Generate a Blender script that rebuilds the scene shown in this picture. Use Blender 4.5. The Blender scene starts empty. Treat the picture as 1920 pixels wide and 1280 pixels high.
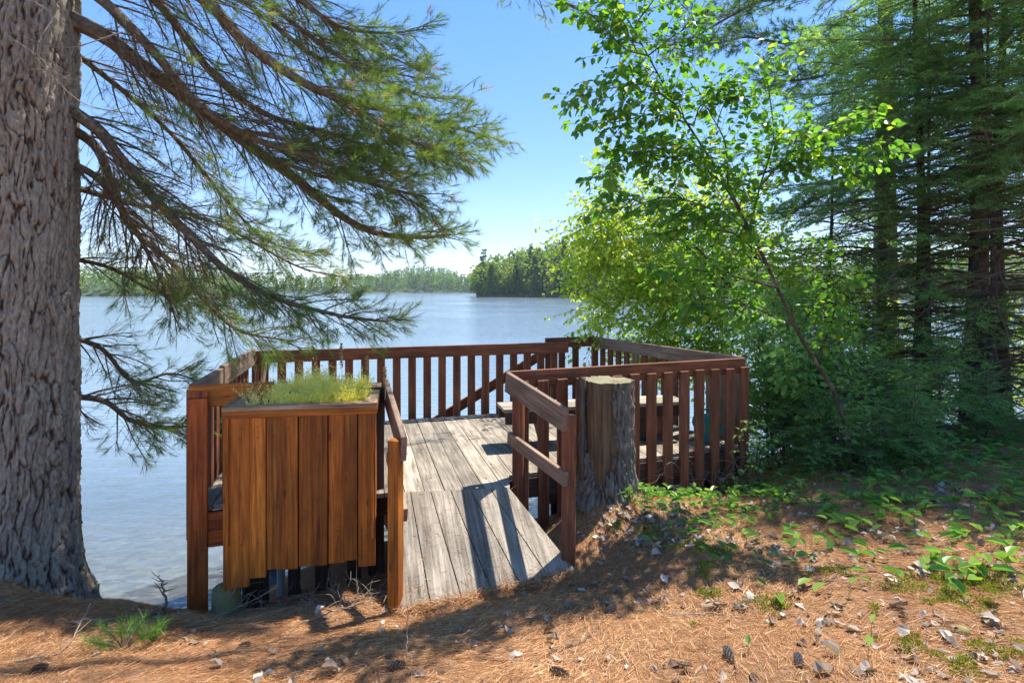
import bpy, bmesh, math, random
import numpy as np
from mathutils import Vector, noise
sc = bpy.context.scene
COL = sc.collection
random.seed(7); R = np.random.default_rng(7)
# ---------------------------------------------------------------- camera, sky, sun, exposure
F, V0, CZ = 1060.0, 542.0, 3.4
cam = bpy.data.cameras.new('camera'); co = bpy.data.objects.new('camera', cam); COL.objects.link(co)
co.location = (0, 0, CZ); co.rotation_euler = (math.radians(90), 0, 0)
cam.sensor_width = 36; cam.lens = F / 1920 * 36; cam.shift_y = -(640 - V0) / 1920
cam.clip_start = 0.05; cam.clip_end = 6000
sc.camera = co
SUN_DIR = Vector((.40, .34, 1.0)).normalized()
elev = math.asin(SUN_DIR.z); az = math.atan2(SUN_DIR.x, SUN_DIR.y)
w = bpy.data.worlds.new('World'); sc.world = w; w.use_nodes = True
nt = w.node_tree; bg = nt.nodes['Background']
sky = nt.nodes.new('ShaderNodeTexSky'); sky.sky_type = 'NISHITA'; sky.sun_disc = False
sky.sun_elevation = elev; sky.sun_rotation = az; sky.altitude = 1000; sky.air_density = .85; sky.dust_density = 0; sky.ozone_density = 4.5
hs = nt.nodes.new('ShaderNodeHueSaturation'); hs.inputs['Saturation'].default_value = 1.28; hs.inputs['Hue'].default_value = .515; nt.links.new(sky.outputs[0], hs.inputs['Color']); gm = nt.nodes.new('ShaderNodeGamma'); gm.inputs[1].default_value = .60; nt.links.new(hs.outputs[0], gm.inputs[0]); nt.links.new(gm.outputs[0], bg.inputs[0]); bg.inputs[1].default_value = 0.119
sl = bpy.data.lights.new('sun', 'SUN'); so = bpy.data.objects.new('sun', sl); COL.objects.link(so)
sl.energy = 2.45; sl.angle = math.radians(.6); sl.color = (1, .93, .82)
so.rotation_euler = (-SUN_DIR).to_track_quat('-Z', 'Y').to_euler(); so.location = (6, 8, 20)
sc.view_settings.view_transform = 'Standard'; sc.view_settings.look = 'None'
sc.view_settings.exposure = 2.12; sc.view_settings.gamma = 1
sc.cycles.max_bounces = 8; sc.cycles.transparent_max_bounces = 12; sc.cycles.transmission_bounces = 6
sc.cycles.caustics_reflective = False; sc.cycles.caustics_refractive = False

def at(u, v, z):
    y = (CZ - z) * F / (v - V0); return np.array([(u - 960) / F * y, y, z])
def atd(u, v, y):
    return np.array([(u - 960) / F * y, y, CZ - (v - V0) / F * y])
A = lambda *a: np.array(a, float)
def nrm(a):
    a = np.asarray(a, float); return a / (np.linalg.norm(a, axis=-1, keepdims=True) + 1e-9)

# ---------------------------------------------------------------- mesh collector
class MB:
    def __init__(s): s.v = []; s.f = {3: [], 4: []}; s.t = []; s.m = {3: [], 4: []}; s.n = 0; s.poly = []
    def add(s, V, faces, tex, mi=0):
        V = np.asarray(V, float).reshape(-1, 3)
        tex = np.broadcast_to(np.asarray(tex, float), (len(V), 3))
        s.v.append(V); s.t.append(tex)
        for fa in faces:
            fa = np.asarray(fa, int)
            if len(fa):
                k = fa.shape[1]; s.f[k].append(fa + s.n); s.m[k].append(np.full(len(fa), mi))
        s.n += len(V)
    def build(s, name, mats, parent=None, smooth=False, loc=(0, 0, 0)):
        me = bpy.data.meshes.new(name)
        if not isinstance(mats, (list, tuple)): mats = [mats]
        for m in mats: me.materials.append(m)
        V = np.concatenate(s.v) - np.asarray(loc, float); T = np.concatenate(s.t)
        if parent is not None: V = V - np.array(parent.location)
        f3 = np.concatenate(s.f[3]) if s.f[3] else np.zeros((0, 3), int)
        f4 = np.concatenate(s.f[4]) if s.f[4] else np.zeros((0, 4), int)
        mi = np.concatenate([np.concatenate(x) for x in (s.m[3], s.m[4]) if x])
        me.vertices.add(len(V)); me.vertices.foreach_set('co', V.astype('f4').ravel())
        li = np.concatenate([f3.ravel(), f4.ravel()]).astype('i4')
        me.loops.add(len(li)); me.loops.foreach_set('vertex_index', li)
        ls = np.concatenate([np.arange(len(f3)) * 3, len(f3) * 3 + np.arange(len(f4)) * 4]).astype('i4')
        me.polygons.add(len(ls)); me.polygons.foreach_set('loop_start', ls)
        me.polygons.foreach_set('material_index', mi.astype('i4'))
        me.polygons.foreach_set('use_smooth', np.full(len(ls), smooth))
        at_ = me.attributes.new('tex', 'FLOAT_VECTOR', 'POINT'); at_.data.foreach_set('vector', T.astype('f4').ravel())
        me.update(calc_edges=True)
        o = bpy.data.objects.new(name, me); COL.objects.link(o); o.location = loc
        if parent is not None: o.parent = parent; o.location = (0, 0, 0)
        return o
    # chamfered beam from p0 to p1; w across, t thick along 'up'
    def beam(s, p0, p1, w, t, up=(0, 0, 1), ch=.004, mi=0, off=None, jit=0):
        p0 = np.asarray(p0, float); p1 = np.asarray(p1, float); d = p1 - p0; L = np.linalg.norm(d); d = d / L
        sd = nrm(np.cross(d, up)); u = np.cross(sd, d)
        if off is None: off = random.random() * 50
        h = np.array([w / 2, L / 2, t / 2]); V = []; idx = {}
        for sx in (-1, 1):
            for sy in (-1, 1):
                for sz in (-1, 1):
                    for k in range(3):
                        c = h - ch; c[k] = h[k]; idx[(sx, sy, sz, k)] = len(V); V.append(c * (sx, sy, sz))
        V = np.array(V); W = (p0 + p1) / 2 + V[:, :1] * sd + V[:, 1:2] * d + V[:, 2:] * u
        q = []; tr = []
        for k in range(3):
            a, b = [i for i in range(3) if i != k]
            for sg in (-1, 1):
                r = []
                for (x, y) in ((-1, -1), (1, -1), (1, 1), (-1, 1)):
                    c = [0, 0, 0]; c[k] = sg; c[a] = x; c[b] = y; r.append(idx[(*c, k)])
                if (sg > 0) == (k == 1): r = r[::-1]
                q.append(r)
        for e in range(3):      # edges parallel to axis e between faces a,b
            a, b = [i for i in range(3) if i != e]
            for x in (-1, 1):
                for y in (-1, 1):
                    c0 = [0, 0, 0]; c0[a] = x; c0[b] = y; c1 = list(c0); c0[e] = -1; c1[e] = 1
                    q.append([idx[(*c0, a)], idx[(*c1, a)], idx[(*c1, b)], idx[(*c0, b)]])
        for sx in (-1, 1):
            for sy in (-1, 1):
                for sz in (-1, 1): tr.append([idx[(sx, sy, sz, k)] for k in range(3)])
        T = V + np.array([off, off * 1.7, off * .6]); s.add(W, [q, tr], T, mi)
    # prism from polygon (list of 3d pts, ccw from above) extruded down by t
    def slab(s, P, t, d, mi=0, off=None):
        P = np.asarray(P, float); n = len(P); d = nrm(A(d[0], d[1], 0)); sd = A(d[1], -d[0], 0)
        if off is None: off = random.random() * 50
        c = P.mean(0); Q = P - A(0, 0, t); V = np.vstack([P, Q, [c], [c - A(0, 0, t)]])
        T = np.stack([V @ sd + off, V @ d + off * 1.7, np.r_[np.zeros(n), np.full(n, -t), 0, -t] + off * .6], 1)
        i = np.arange(n); j = (i + 1) % n
        s.add(V, [np.stack([i, i + n, j + n, j], 1), np.concatenate([np.stack([i, j, i * 0 + 2 * n], 1), np.stack([j + n, i + n, i * 0 + 2 * n + 1], 1)])], T, mi)
    def tube(s, P, r, n=6, mi=0, cap=True, var=None):
        P = np.asarray(P, float); m = len(P); r = np.broadcast_to(np.asarray(r, float), (m,))
        T = nrm(np.gradient(P, axis=0)); ref = A(0, 0, 1) if abs(T[0][2]) < .9 else A(1, 0, 0)
        a = nrm(np.cross(T[0], ref)); fr = []
        for k in range(m):
            a = nrm(a - T[k] * (a @ T[k])); fr.append(a)
        fr = np.array(fr); b = np.cross(T, fr); th = np.arange(n) * 2 * math.pi / n
        V = P[:, None] + r[:, None, None] * (np.cos(th)[None, :, None] * fr[:, None] + np.sin(th)[None, :, None] * b[:, None])
        ln = np.concatenate([[0], np.cumsum(np.linalg.norm(np.diff(P, axis=0), axis=1))])
        v = random.random() * 20 if var is None else var
        tex = np.stack([np.tile(th * r.mean(), (m, 1)) + v, np.tile(ln[:, None], (1, n)), np.full((m, n), v)], -1).reshape(-1, 3)
        V = V.reshape(-1, 3); i = np.arange(m - 1)[:, None] * n; j = np.arange(n)[None]; jn = (j + 1) % n
        q = np.stack([i + j, i + jn, i + n + jn, i + n + j], -1).reshape(-1, 4); tr = []
        if cap:
            V = np.vstack([V, P[:1], P[-1:]]); tex = np.vstack([tex, tex[:1], tex[-1:]]); c0 = m * n
            for k in range(n): tr += [[c0, (k + 1) % n, k], [c0 + 1, (m - 1) * n + k, (m - 1) * n + (k + 1) % n]]
        s.add(V, [q, np.array(tr, int).reshape(-1, 3)], tex, mi)
    def cones(s, P, Q, ra, rb, mi=0):     # batch of thin 3-sided twigs
        P = np.asarray(P, float); Q = np.asarray(Q, float); N = len(P)
        if not N: return
        d = nrm(Q - P); a = nrm(np.cross(d, R.normal(size=(N, 3)))); b = np.cross(d, a); V = np.zeros((N, 6, 3))
        ra = np.broadcast_to(ra, (N,)); rb = np.broadcast_to(rb, (N,))
        for k in range(3):
            c, sn = math.cos(k * 2.094), math.sin(k * 2.094); o = a * c + b * sn
            V[:, k] = P + o * ra[:, None]; V[:, k + 3] = Q + o * rb[:, None]
        i = np.arange(N)[:, None, None] * 6
        q = (i + np.array([[0, 1, 4, 3], [1, 2, 5, 4], [2, 0, 3, 5]])[None]).reshape(-1, 4)
        s.add(V, [q], np.repeat(R.random((N, 1)) * 9, 6, 0).repeat(3, 1), mi)
    def needles(s, P, D, L, w, mi=0, var=None):
        N = len(P)
        if not N: return
        D = nrm(D); a = nrm(np.cross(D, R.normal(size=(N, 3)))); L = np.broadcast_to(L, (N,))[:, None]
        w = np.broadcast_to(w, (N,))[:, None]
        V = np.stack([P - a * w / 2, P + a * w / 2, P + D * L], 1)
        v = R.random(N) if var is None else var
        s.add(V, [np.arange(3 * N).reshape(N, 3)], np.repeat(v, 3)[:, None].repeat(3, 1), mi)
    def crumpled(s, P, D, Nn, L, w, mi=0, var=None):      # dry curled leaf blades, 5 x 3 points each
        N = len(P); D = nrm(D); sd = nrm(np.cross(D, Nn)); up = np.cross(sd, D); L = L[:, None]; w = w[:, None]; V = []
        cl = R.normal(size=(N, 1)) * .35; cu = R.normal(size=(N, 1)) * .35
        for a, hw in ((0, .06), (.25, .42), (.52, .5), (.78, .33), (1, .03)):
            for t in (-1, 0, 1): V.append(P + D * L * (a + .04 * R.normal(size=(N, 1))) + sd * w * hw * t * (1 + .25 * R.normal(size=(N, 1))) + up * (w * (cu * abs(t) * hw * 2 + .12 * R.normal(size=(N, 1))) + L * cl * (a - .5) ** 2))
        V = np.stack(V, 1); i = np.arange(N)[:, None, None] * 15; q = np.array([[3 * k + c, 3 * k + c + 1, 3 * k + c + 4, 3 * k + c + 3] for k in range(4) for c in range(2)]); v = R.random(N) if var is None else var
        s.add(V, [(i + q[None]).reshape(-1, 4)], np.repeat(v, 15)[:, None].repeat(3, 1), mi)
    def leaves(s, P, D, Nn, L, w, mi=0, fold=.25, var=None, curl=.0):
        N = len(P)
        if not N: return
        D = nrm(D); sd = nrm(np.cross(D, Nn)); up = np.cross(sd, D)
        L = np.broadcast_to(L, (N,))[:, None]; w = np.broadcast_to(w, (N,))[:, None]
        f = lambda a, b, c: P + D * L * a + sd * w * b + up * (w * c - L * curl * a * a)
        V = np.stack([f(0, 0, 0), f(.28, .46, fold), f(.68, .40, fold), f(1, 0, 0), f(.68, -.40, fold), f(.28, -.46, fold)], 1)
        i = np.arange(N)[:, None, None] * 6
        q = (i + np.array([[0, 1, 2, 3], [0, 3, 4, 5]])[None]).reshape(-1, 4)
        v = R.random(N) if var is None else var
        s.add(V, [q], np.repeat(v, 6)[:, None].repeat(3, 1), mi)

def spline(C, n=40):
    C = np.asarray(C, float); P = np.vstack([2 * C[0] - C[1], C, 2 * C[-1] - C[-2]]); out = []
    m = len(C) - 1
    for k in range(n + 1):
        x = k / n * m; i = min(int(x), m - 1); t = x - i; a, b, c, d = P[i:i + 4]
        out.append(.5 * ((2 * b) + (c - a) * t + (2 * a - 5 * b + 4 * c - d) * t * t + (3 * b - a - 3 * c + d) * t ** 3))
    return np.array(out)

def tag(o, label=None, cat=None, group=None, kind=None):
    if label: o['label'] = label
    if cat: o['category'] = cat
    if group: o['group'] = group
    if kind: o['kind'] = kind
    return o
def empty(name, loc, label=None, cat=None, group=None):
    o = bpy.data.objects.new(name, None); COL.objects.link(o); o.location = tuple(float(x) for x in loc); o.empty_display_size = .2
    return tag(o, label, cat, group)
def copy_tree(o, loc, rz=0, sc_=1, label=None):
    c = o.copy(); COL.objects.link(c); c.location = tuple(float(x) for x in loc); c.rotation_euler = (0, 0, rz)
    c.scale = (sc_, sc_, sc_) if not hasattr(sc_, '__len__') else sc_
    if label: c['label'] = label
    for ch in [x for x in COL.objects if x.parent == o]:
        d = ch.copy(); COL.objects.link(d); d.parent = c
    return c

# ---------------------------------------------------------------- materials
def mat(name):
    m = bpy.data.materials.new(name); m.use_nodes = True; n = m.node_tree; n.nodes.clear()
    out = n.nodes.new('ShaderNodeOutputMaterial')
    def nd(t, **k):
        x = n.nodes.new(t)
        for a, b in k.items():
            if a.startswith('i_'):
                key = a[2:]; key = int(key) if key.isdigit() else key
                x.inputs[key].default_value = b
            else: setattr(x, a, b)
        return x
    return m, n, nd, out, n.links.new
def ramp(nd, stops):
    r = nd('ShaderNodeValToRGB'); e = r.color_ramp.elements
    while len(e) < len(stops): e.new(.5)
    for x, (p, c) in zip(e, stops): x.position = p; x.color = (*c, 1)
    return r
def wood(name, c0, c1, c2, rough=.7, grain=1.0, bump=.3, moss=None, wear=None, alt=None):
    m, n, nd, out, L = mat(name)
    a = nd('ShaderNodeAttribute', attribute_name='tex'); mp = nd('ShaderNodeMapping'); mp.inputs['Scale'].default_value = (38, 1.6, 38)
    L(a.outputs['Vector'], mp.inputs[0])
    w_ = nd('ShaderNodeTexNoise', i_Scale=1.0, i_Detail=6.0, i_Roughness=.65, i_Distortion=.6); L(mp.outputs[0], w_.inputs['Vector'])
    mp2 = nd('ShaderNodeMapping'); mp2.inputs['Scale'].default_value = (5, 2.2, 5); L(a.outputs['Vector'], mp2.inputs[0])
    b_ = nd('ShaderNodeTexNoise', i_Scale=1.0, i_Detail=5.0, i_Roughness=.6); L(mp2.outputs[0], b_.inputs['Vector'])
    mx = nd('ShaderNodeMix', data_type='RGBA'); r1 = ramp(nd, [(.3, c0), (.52, c1), (.75, c2)]); L(w_.outputs[0], r1.inputs[0])
    g = nd('ShaderNodeNewGeometry'); rr = ramp(nd, [(0, tuple(x * .62 for x in c1)), (.5, c1), (1, tuple(min(1, x * 1.35) for x in c1))]); L(g.outputs['Random Per Island'], rr.inputs[0])
    mx.blend_type = 'MULTIPLY'; mx.inputs[0].default_value = 1
    sc2 = nd('ShaderNodeMix', data_type='RGBA', blend_type='DIVIDE'); sc2.inputs[0].default_value = 1
    L(rr.outputs[0], sc2.inputs[6]); sc2.inputs[7].default_value = (*c1, 1)
    L(r1.outputs[0], mx.inputs[6]); L(sc2.outputs[2], mx.inputs[7]); col = mx.outputs[2]
    r2 = ramp(nd, [(.35, (.55, .55, .55)), (.65, (1.15, 1.15, 1.15))]); L(b_.outputs[0], r2.inputs[0])
    m2 = nd('ShaderNodeMix', data_type='RGBA', blend_type='MULTIPLY'); m2.inputs[0].default_value = .8; L(col, m2.inputs[6]); L(r2.outputs[0], m2.inputs[7]); col = m2.outputs[2]
    if alt:
        g2 = nd('ShaderNodeMath', operation='MULTIPLY', i_1=7.31); L(g.outputs['Random Per Island'], g2.inputs[0]); g3 = nd('ShaderNodeMath', operation='FRACT'); L(g2.outputs[0], g3.inputs[0]); m5 = nd('ShaderNodeMix', data_type='RGBA', blend_type='MULTIPLY'); L(g3.outputs[0], m5.inputs[0]); L(col, m5.inputs[6]); m5.inputs[7].default_value = (*alt, 1); col = m5.outputs[2]
        vk = nd('ShaderNodeTexVoronoi', i_Scale=1.0); mk = nd('ShaderNodeMapping'); mk.inputs['Scale'].default_value = (9, 2.6, 9); L(a.outputs['Vector'], mk.inputs[0]); L(mk.outputs[0], vk.inputs['Vector']); rk = ramp(nd, [(.06, (.25, .2, .15)), (.13, (1, 1, 1))]); L(vk.outputs['Distance'], rk.inputs[0])
        m6 = nd('ShaderNodeMix', data_type='RGBA', blend_type='MULTIPLY'); m6.inputs[0].default_value = .8; L(col, m6.inputs[6]); L(rk.outputs[0], m6.inputs[7]); col = m6.outputs[2]
    if wear:
        mp3 = nd('ShaderNodeMapping'); mp3.inputs['Scale'].default_value = (34, 2.6, 34); L(a.outputs['Vector'], mp3.inputs[0])
        b3 = nd('ShaderNodeTexNoise', i_Scale=1.0, i_Detail=8.0, i_Roughness=.75); L(mp3.outputs[0], b3.inputs['Vector'])
        r3 = ramp(nd, [(wear[1], (0, 0, 0)), (wear[1] + .14, (1, 1, 1))]); L(b3.outputs[0], r3.inputs[0])
        m3 = nd('ShaderNodeMix', data_type='RGBA'); L(r3.outputs[0], m3.inputs[0]); L(col, m3.inputs[6]); m3.inputs[7].default_value = (*wear[0], 1); col = m3.outputs[2]
    if moss:
        b3 = nd('ShaderNodeTexNoise', i_Scale=3.1, i_Detail=7.0, i_Roughness=.7); L(a.outputs['Vector'], b3.inputs['Vector'])
        r3 = ramp(nd, [(moss[1], (0, 0, 0)), (moss[1] + .1, (1, 1, 1))]); L(b3.outputs[0], r3.inputs[0])
        m3 = nd('ShaderNodeMix', data_type='RGBA'); L(r3.outputs[0], m3.inputs[0]); L(col, m3.inputs[6]); m3.inputs[7].default_value = (*moss[0], 1); col = m3.outputs[2]
    bs = nd('ShaderNodeBsdfPrincipled', i_Roughness=rough); L(col, bs.inputs['Base Color'])
    bs.inputs['Specular IOR Level'].default_value = .35
    bp = nd('ShaderNodeBump', i_Strength=bump, i_Distance=.004); L(w_.outputs[0], bp.inputs['Height']); L(bp.outputs[0], bs.inputs['Normal'])
    L(bs.outputs[0], out.inputs[0]); return m
def leafmat(name, stops, trans=.45, rough=.5, tcol=1.6, spec=.3):
    m, n, nd, out, L = mat(name)
    a = nd('ShaderNodeAttribute', attribute_name='tex'); r = ramp(nd, stops); L(a.outputs['Fac'], r.inputs[0])
    bs = nd('ShaderNodeBsdfPrincipled', i_Roughness=rough); bs.inputs['Specular IOR Level'].default_value = spec; L(r.outputs[0], bs.inputs['Base Color'])
    t = nd('ShaderNodeBsdfTranslucent'); mc = nd('ShaderNodeMix', data_type='RGBA', blend_type='MULTIPLY'); mc.inputs[0].default_value = 1
    L(r.outputs[0], mc.inputs[6]); mc.inputs[7].default_value = (tcol * 1.15, tcol * 1.1, tcol * .45, 1); L(mc.outputs[2], t.inputs[0])
    ms = nd('ShaderNodeMixShader', i_Fac=trans); L(bs.outputs[0], ms.inputs[1]); L(t.outputs[0], ms.inputs[2]); L(ms.outputs[0], out.inputs[0]); return m
def simple(name, stops, scale=8, rough=.8, bump=.4, dist=.01, sc3=(1, 1, 1), coord='tex', detail=8, metallic=0):
    m, n, nd, out, L = mat(name)
    if coord == 'tex': a = nd('ShaderNodeAttribute', attribute_name='tex'); src = a.outputs['Vector']
    else: a = nd('ShaderNodeTexCoord'); src = a.outputs[coord]
    mp = nd('ShaderNodeMapping'); mp.inputs['Scale'].default_value = sc3; L(src, mp.inputs[0])
    x = nd('ShaderNodeTexNoise', i_Scale=float(scale), i_Detail=float(detail), i_Roughness=.65); L(mp.outputs[0], x.inputs['Vector'])
    r = ramp(nd, stops); L(x.outputs[0], r.inputs[0])
    bs = nd('ShaderNodeBsdfPrincipled', i_Roughness=rough, i_Metallic=float(metallic)); L(r.outputs[0], bs.inputs['Base Color'])
    bs.inputs['Specular IOR Level'].default_value = .3
    bp = nd('ShaderNodeBump', i_Strength=bump, i_Distance=dist); L(x.outputs[0], bp.inputs['Height']); L(bp.outputs[0], bs.inputs['Normal'])
    L(bs.outputs[0], out.inputs[0]); return m

M = {}
M['red'] = wood('red_stained_wood', (.085, .027, .012), (.205, .070, .031), (.33, .13, .068), rough=.7, wear=((.20, .13, .09), .62))
M['orange'] = wood('orange_stained_wood', (.18, .043, .006), (.48, .145, .015), (.70, .28, .035), rough=.6, wear=((.20, .13, .05), .65), alt=(.72, .66, .6))
M['redorange'] = wood('red_orange_post_wood', (.15, .030, .007), (.38, .085, .014), (.54, .16, .03), rough=.6, wear=((.17, .11, .05), .66))
M['greyrail'] = wood('weathered_rail_wood', (.10, .065, .045), (.25, .165, .115), (.36, .27, .20), rough=.75, wear=((.15, .075, .045), .55))
M['deck'] = wood('weathered_deck_boards', (.11, .09, .066), (.31, .268, .215), (.50, .44, .365), rough=.85, bump=1.0, alt=(.80, .80, .80), wear=((.135, .12, .095), .555))
M['rim'] = wood('planter_rim_wood', (.17, .10, .05), (.40, .25, .13), (.55, .42, .30), rough=.75)
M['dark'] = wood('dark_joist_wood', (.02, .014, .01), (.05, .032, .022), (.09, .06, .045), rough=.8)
M['stumpwood'] = wood('bare_stump_wood', (.10, .055, .028), (.25, .165, .085), (.42, .31, .18), rough=.85, bump=1)
M['cut_old'] = simple('stump_cut_face', [(.35, (.13, .11, .07)), (.5, (.28, .25, .17)), (.62, (.20, .24, .08))], 26, .9, .6, .01, coord='Object')
def cut_mat():
    m, n, nd, out, L = mat('stump_cut_rings'); a = nd('ShaderNodeAttribute', attribute_name='tex'); tc = nd('ShaderNodeTexCoord')
    s = nd('ShaderNodeSeparateXYZ'); L(a.outputs['Vector'], s.inputs[0]); x = nd('ShaderNodeTexNoise', i_Scale=14.0, i_Detail=8.0, i_Roughness=.7); L(tc.outputs['Object'], x.inputs['Vector'])
    ad = nd('ShaderNodeMath', operation='MULTIPLY_ADD', i_1=.35); L(x.outputs[0], ad.inputs[0]); L(s.outputs[0], ad.inputs[2]); mu = nd('ShaderNodeMath', operation='MULTIPLY', i_1=210.0); L(ad.outputs[0], mu.inputs[0]); si = nd('ShaderNodeMath', operation='SINE'); L(mu.outputs[0], si.inputs[0])
    mr = nd('ShaderNodeMapRange'); mr.inputs[1].default_value = -1; L(si.outputs[0], mr.inputs[0]); r = ramp(nd, [(0, (.09, .07, .045)), (1, (.33, .27, .19))]); L(mr.outputs[0], r.inputs[0])
    r2 = ramp(nd, [(.5, (0, 0, 0)), (.6, (1, 1, 1))]); L(x.outputs[0], r2.inputs[0]); mx = nd('ShaderNodeMix', data_type='RGBA'); L(r2.outputs[0], mx.inputs[0]); L(r.outputs[0], mx.inputs[6]); mx.inputs[7].default_value = (.20, .23, .11, 1)
    b = nd('ShaderNodeBsdfPrincipled', i_Roughness=.95); L(mx.outputs[2], b.inputs['Base Color']); bp = nd('ShaderNodeBump', i_Strength=.7, i_Distance=.012); L(x.outputs[0], bp.inputs['Height']); L(bp.outputs[0], b.inputs['Normal']); L(b.outputs[0], out.inputs[0]); return m
M['cut'] = cut_mat()
M['branch'] = simple('pine_branch_bark', [(.3, (.055, .042, .03)), (.5, (.13, .10, .068)), (.62, (.17, .16, .10)), (.75, (.30, .30, .22))], 26, .9, .8, .01, coord='Object')
M['twig'] = simple('bare_twig', [(.3, (.09, .065, .045)), (.7, (.21, .155, .11))], 6, .9, .1)
M['deadtwig'] = simple('dead_grey_twig', [(.3, (.13, .10, .075)), (.7, (.33, .28, .22))], 6, .9, .1)
M['needle'] = leafmat('pine_needles', [(0, (.055, .13, .04)), (.4, (.13, .235, .055)), (.75, (.23, .33, .085)), (.96, (.36, .33, .09)), (1, (.42, .17, .04))], .42, .5, 1.5)
M['conif'] = leafmat('fir_needles', [(0, (.09, .20, .09)), (.5, (.18, .34, .14)), (.85, (.28, .45, .15)), (1, (.40, .50, .14))], .45, .5, 1.6)
M['conif_light'] = leafmat('young_fir_needles', [(0, (.08, .22, .07)), (.5, (.18, .37, .11)), (1, (.32, .52, .15))], .4, .5, 1.5)
M['alder'] = leafmat('alder_leaf', [(0, (.045, .13, .022)), (.5, (.10, .24, .035)), (.85, (.19, .34, .045)), (1, (.36, .42, .05))], .5, .38, 1.9, .45)
M['birch'] = leafmat('birch_leaf', [(0, (.18, .30, .035)), (.5, (.34, .46, .055)), (1, (.56, .56, .11))], .6, .4, 1.55, .4)
M['shrub'] = leafmat('shrub_leaf', [(0, (.10, .24, .07)), (.5, (.20, .38, .11)), (1, (.36, .53, .15))], .45, .45, 1.5, .4)
M['lily'] = leafmat('ground_plant_leaf', [(0, (.06, .18, .035)), (.5, (.12, .29, .05)), (1, (.27, .42, .08))], .4, .4, 1.4, .5)
M['grass'] = leafmat('planter_grass', [(0, (.42, .50, .05)), (.35, (.74, .72, .16)), (1, (.92, .84, .48))], .5, .6, 1.3)
M['moss'] = leafmat('moss', [(0, (.12, .15, .02)), (.6, (.26, .30, .035)), (1, (.42, .42, .08))], .3, .8, 1.2)
M['straw'] = leafmat('dry_straw', [(0, (.35, .24, .10)), (1, (.60, .48, .27))], .3, .7, 1.1)
M['litter'] = leafmat('fallen_pine_needles', [(0, (.24, .09, .035)), (.4, (.47, .22, .09)), (.75, (.64, .38, .18)), (1, (.76, .58, .37))], .15, .6, 1.0)
M['dryleaf'] = leafmat('dead_leaf', [(0, (.15, .10, .07)), (.5, (.30, .235, .185)), (.8, (.42, .36, .31)), (1, (.58, .52, .46))], .12, .7, 1.0)
M['far'] = leafmat('far_foliage', [(0, (.05, .11, .04)), (.4, (.10, .19, .055)), (.8, (.18, .29, .07)), (1, (.27, .35, .09))], .4, .7, 1.5, .1)
M['farconif'] = leafmat('far_conifer_foliage', [(0, (.05, .12, .06)), (.6, (.10, .19, .08)), (1, (.16, .26, .10))], .4, .7, 1.2, .1)
M['farbirch'] = leafmat('far_leafy_foliage', [(0, (.14, .22, .05)), (.6, (.24, .33, .08)), (1, (.36, .42, .12))], .45, .7, 1.2, .1)
M['conebrown'] = simple('pine_cone_scale', [(.3, (.14, .09, .055)), (.7, (.38, .27, .18))], 40, .8, .2)
M['conepale'] = simple('pine_cone_scale_tip', [(.3, (.38, .30, .22)), (.7, (.62, .54, .44))], 40, .8, .2)
M['concrete'] = simple('mossy_concrete', [(.3, (.13, .12, .05)), (.55, (.25, .22, .09)), (.7, (.17, .19, .04))], 9, .9, .4, coord='Object')
M['can'] = simple('teal_plastic', [(.3, (.02, .20, .19)), (.7, (.05, .32, .30))], 5, .35, .05)
M['canpale'] = simple('grey_rose_plastic', [(.3, (.22, .27, .28)), (.7, (.40, .45, .46))], 60, .5, .3)
M['pipe'] = simple('grey_pipe', [(.3, (.35, .36, .37)), (.7, (.5, .5, .5))], 5, .5, .05)
M['barkthin'] = simple('young_tree_bark', [(.35, (.03, .025, .02)), (.5, (.08, .065, .05)), (.65, (.17, .15, .125))], 14, .9, .7, .006, (1, 1, .35), 'Object')
M['barkfir'] = simple('fir_trunk_bark', [(.3, (.025, .02, .018)), (.5, (.075, .06, .052)), (.68, (.16, .14, .12))], 16, .95, 1, .02, (1, 1, .3), 'Object')
M['soil'] = simple('planter_soil', [(.3, (.05, .03, .02)), (.7, (.2, .13, .07))], 30, .95, .8, coord='Object')
M['cabin'] = simple('cabin_wall', [(.3, (.05, .03, .045)), (.7, (.10, .06, .08))], 2, .8, .1, coord='Object')
M['roofpale'] = simple('cabin_roof', [(.3, (.28, .24, .23)), (.7, (.42, .36, .34))], 2, .8, .1, coord='Object')
M['bluecab'] = simple('boathouse_wall', [(.3, (.015, .04, .09)), (.7, (.03, .07, .14))], 2, .8, .1, coord='Object')
M['dock'] = simple('dock_boards', [(.3, (.4, .38, .34)), (.7, (.6, .57, .5))], 2, .8, .1, coord='Object')
M['rock'] = simple('pale_shore_rock', [(.3, (.22, .19, .16)), (.7, (.48, .43, .36))], 1.2, .9, .6, .1, coord='Object')
def glass():
    m, n, nd, out, L = mat('window_glass'); b = nd('ShaderNodeBsdfPrincipled', i_Roughness=.08); b.inputs['Base Color'].default_value = (.25, .3, .36, 1); L(b.outputs[0], out.inputs[0]); return m
M['glass'] = glass()

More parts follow.
